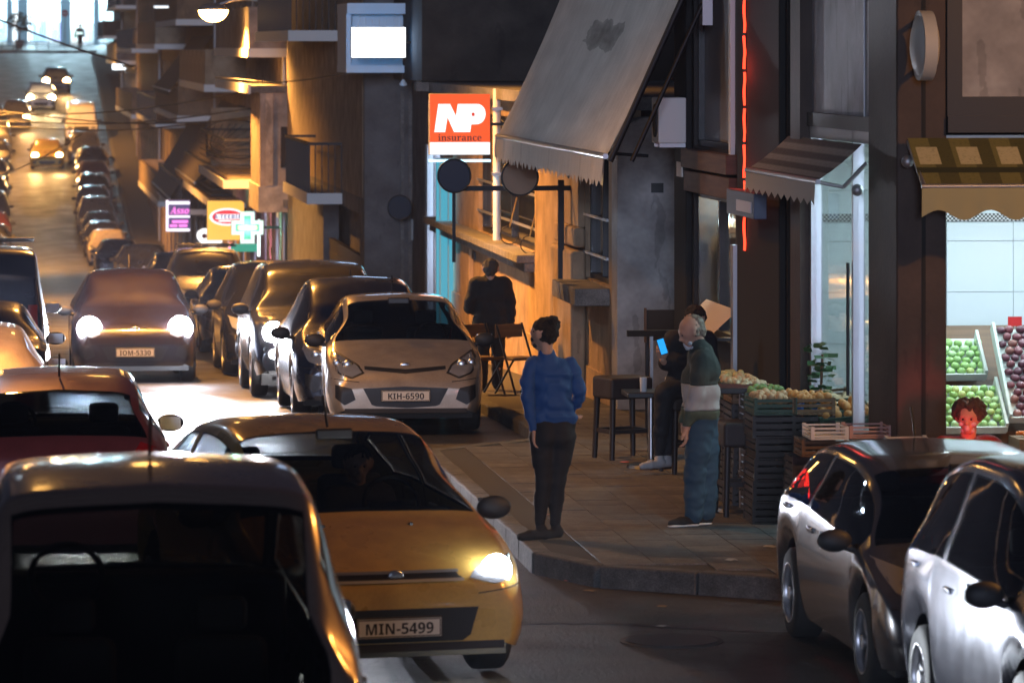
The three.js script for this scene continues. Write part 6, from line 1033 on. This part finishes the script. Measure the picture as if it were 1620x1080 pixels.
{ // display inside: tilted crates of apples on a sloped stand
  const st = thing('fruit_stand', 'sloped dark stand carrying the apple crates inside the greengrocer', 'stand', [7.9, pave(35), -36.4]); const g0 = pave(35);
  part(st, 'lower_shelf', sheet(1, 1, (s, t) => [7.5 + 2 * s, .8 + .42 * t, -(35.7 + .62 * t)]), M.wood); part(st, 'upper_shelf', sheet(1, 1, (s, t) => [7.5 + 2 * s, 1.22 + .5 * t, -(36.35 + .6 * t)]), M.wood); part(st, 'front_panel', bu(7.5, 9.5, g0, .78, 35.68, 35.72), M.wood); part(st, 'side_panel', bu(7.48, 7.5, g0, 1.1, 35.7, 36.9), M.wood);
  const green = [mat(.3, .5, .18, .35), mat(.36, .55, .25, .35), mat(.4, .5, .16, .4), mat(.24, .42, .12, .35)], red = [mat(.14, .045, .06, .35), mat(.19, .06, .07, .35), mat(.1, .035, .05, .35), mat(.24, .1, .08, .4)], crateW = mat(.5, .55, .5, .6);
  const fill = (lab, grp, ms, v0, y0, u0, tilt, nx, ny, r, layers, n2) => {
    for (let i = 0; i < nx; i++) for (let j = 0; j < ny; j++) { const off = j % 2 ? r : 0, x = v0 + r + i * r * 2.04 + off, t = r + j * r * 1.8, h = r * (layers ?? .9) + rnd(-.006, .01); const o = new THREE.Mesh(fruitGeo, ms[Math.floor(rnd(0, ms.length))]); o.scale.set(r * rnd(.86, 1.08), r * rnd(.82, 1.04), r * rnd(.86, 1.08)); o.position.set(x + rnd(-.009, .009), y0 + t * Math.sin(tilt) + h * Math.cos(tilt), -(u0 + t * Math.cos(tilt) - h * Math.sin(tilt))); o.rotation.set(rnd(-.5, .8), rnd(0, 6), rnd(-.4, .4)); o.castShadow = o.receiveShadow = true; o.name = numbered('apple'); scene.add(o); tag(o, lab, 'apple', grp); }
  };
  const tray = (lab, v0, y0, u0, tilt, w, l) => { const o = thing('apple_crate', lab, 'crate', [v0 + w / 2, y0, -u0]); for (const s of [0, 1]) local(o, 'side', bx(-w / 2 + s * w - .012, -w / 2 + s * w + .012, 0, .1, -l, 0), crateW); local(o, 'end', bx(-w / 2, w / 2, 0, .07, 0, .012), crateW); local(o, 'base', bx(-w / 2, w / 2, -.015, 0, -l, 0), crateW); o.rotation.x = tilt; };
  const T = .68;
  tray('pale crate of green apples on the upper shelf', 7.62, 1.31, 36.3, T, .5, .5); fill('green apple in the upper crate', 'green apples upper crate', green, 7.64, 1.32, 36.32, T, 6, 6, .039);
  tray('pale crate of green apples on the lower shelf', 7.6, .92, 35.7, T, .56, .56); fill('green apple in the lower crate', 'green apples lower crate', green, 7.62, .93, 35.72, T, 7, 7, .039);
  tray('wide pale crate of dark red apples', 8.2, 1.0, 35.75, .82, .95, .98); fill('dark red apple in the wide crate', 'dark red apples', red, 8.225, 1.01, 35.78, .82, 11, 13, .041);
  { const o = thing('carrot_crate', 'crate of orange carrots in front of the dark red apples', 'crate', [8.62, .84, -35.55]); local(o, 'tray', bx(-.45, .45, -.02, .06, -.1, .3), woodCrate); local(o, 'carrots', [...Array(46).keys()].map(k => rod([rnd(-.42, .3), .075 + rnd(0, .03), rnd(-.08, .28)], [rnd(-.2, .42), .075 + rnd(0, .03), rnd(-.08, .28)], .017, 6, .008)), mat(.6, .16, .02, .55)); local(o, 'stand_leg', [bx(-.42, -.38, pave(35) - .8, -.02, 0, .04), bx(.38, .42, pave(35) - .8, -.02, 0, .04)], M.wood); }
  { const o = thing('price_tag', 'small red price tag above the dark red apples', 'price tag', [8.42, 1.74, -36.5]); local(o, 'card', bx(-.06, .06, 0, .08, 0, .004), mat(.6, .02, .02, .6)); local(o, 'clip', bx(-.005, .005, -.1, 0, 0, .004), M.steel); }
}
// ---------- street odds and ends ----------
{ const v = 4.55, u = 30.2, o = thing('manhole_cover', 'round iron manhole cover in the road before the kerb', 'manhole cover', [v, R(u), -u]); local(o, 'ring', new THREE.CylinderGeometry(.36, .36, .008, 32).translate(0, .004, 0), M.joint); local(o, 'cover', new THREE.CylinderGeometry(.32, .32, .008, 32).translate(0, .009, 0), M.iron); }
{ const cols = [mat(.5, .49, .46, .8), mat(.3, .22, .12, .8), mat(.45, .1, .08, .7)]; for (let k = 0; k < 9; k++) { const u = rnd(30.8, 42), v = rnd(4.25, 6.3), o = part(scene, 'litter', sheet(2, 2, (s, t) => [(s - .5) * .09, .008 + .02 * Math.abs(NZ.noise(s * 3 + k, t * 3, k)), (t - .5) * .07]), cols[k % 3], { world: false }); const y = u > 33 && v > bulb(u) + .2 ? pave(u) : R(u); o.position.set(v, y, -u); o.rotation.y = rnd(0, 6); tag(o, ['pale scrap of paper lying on the ground near the kerb', 'dry brown leaf lying on the ground near the kerb', 'red wrapper lying on the ground near the kerb'][k % 3], 'litter', ['scraps of paper', 'dry leaves', 'red wrappers'][k % 3]); } }
scene.traverse(o => { if (o.isLight && o.castShadow !== undefined && !o.isRectAreaLight) o.castShadow = true; });
renderer.render(scene, camera);
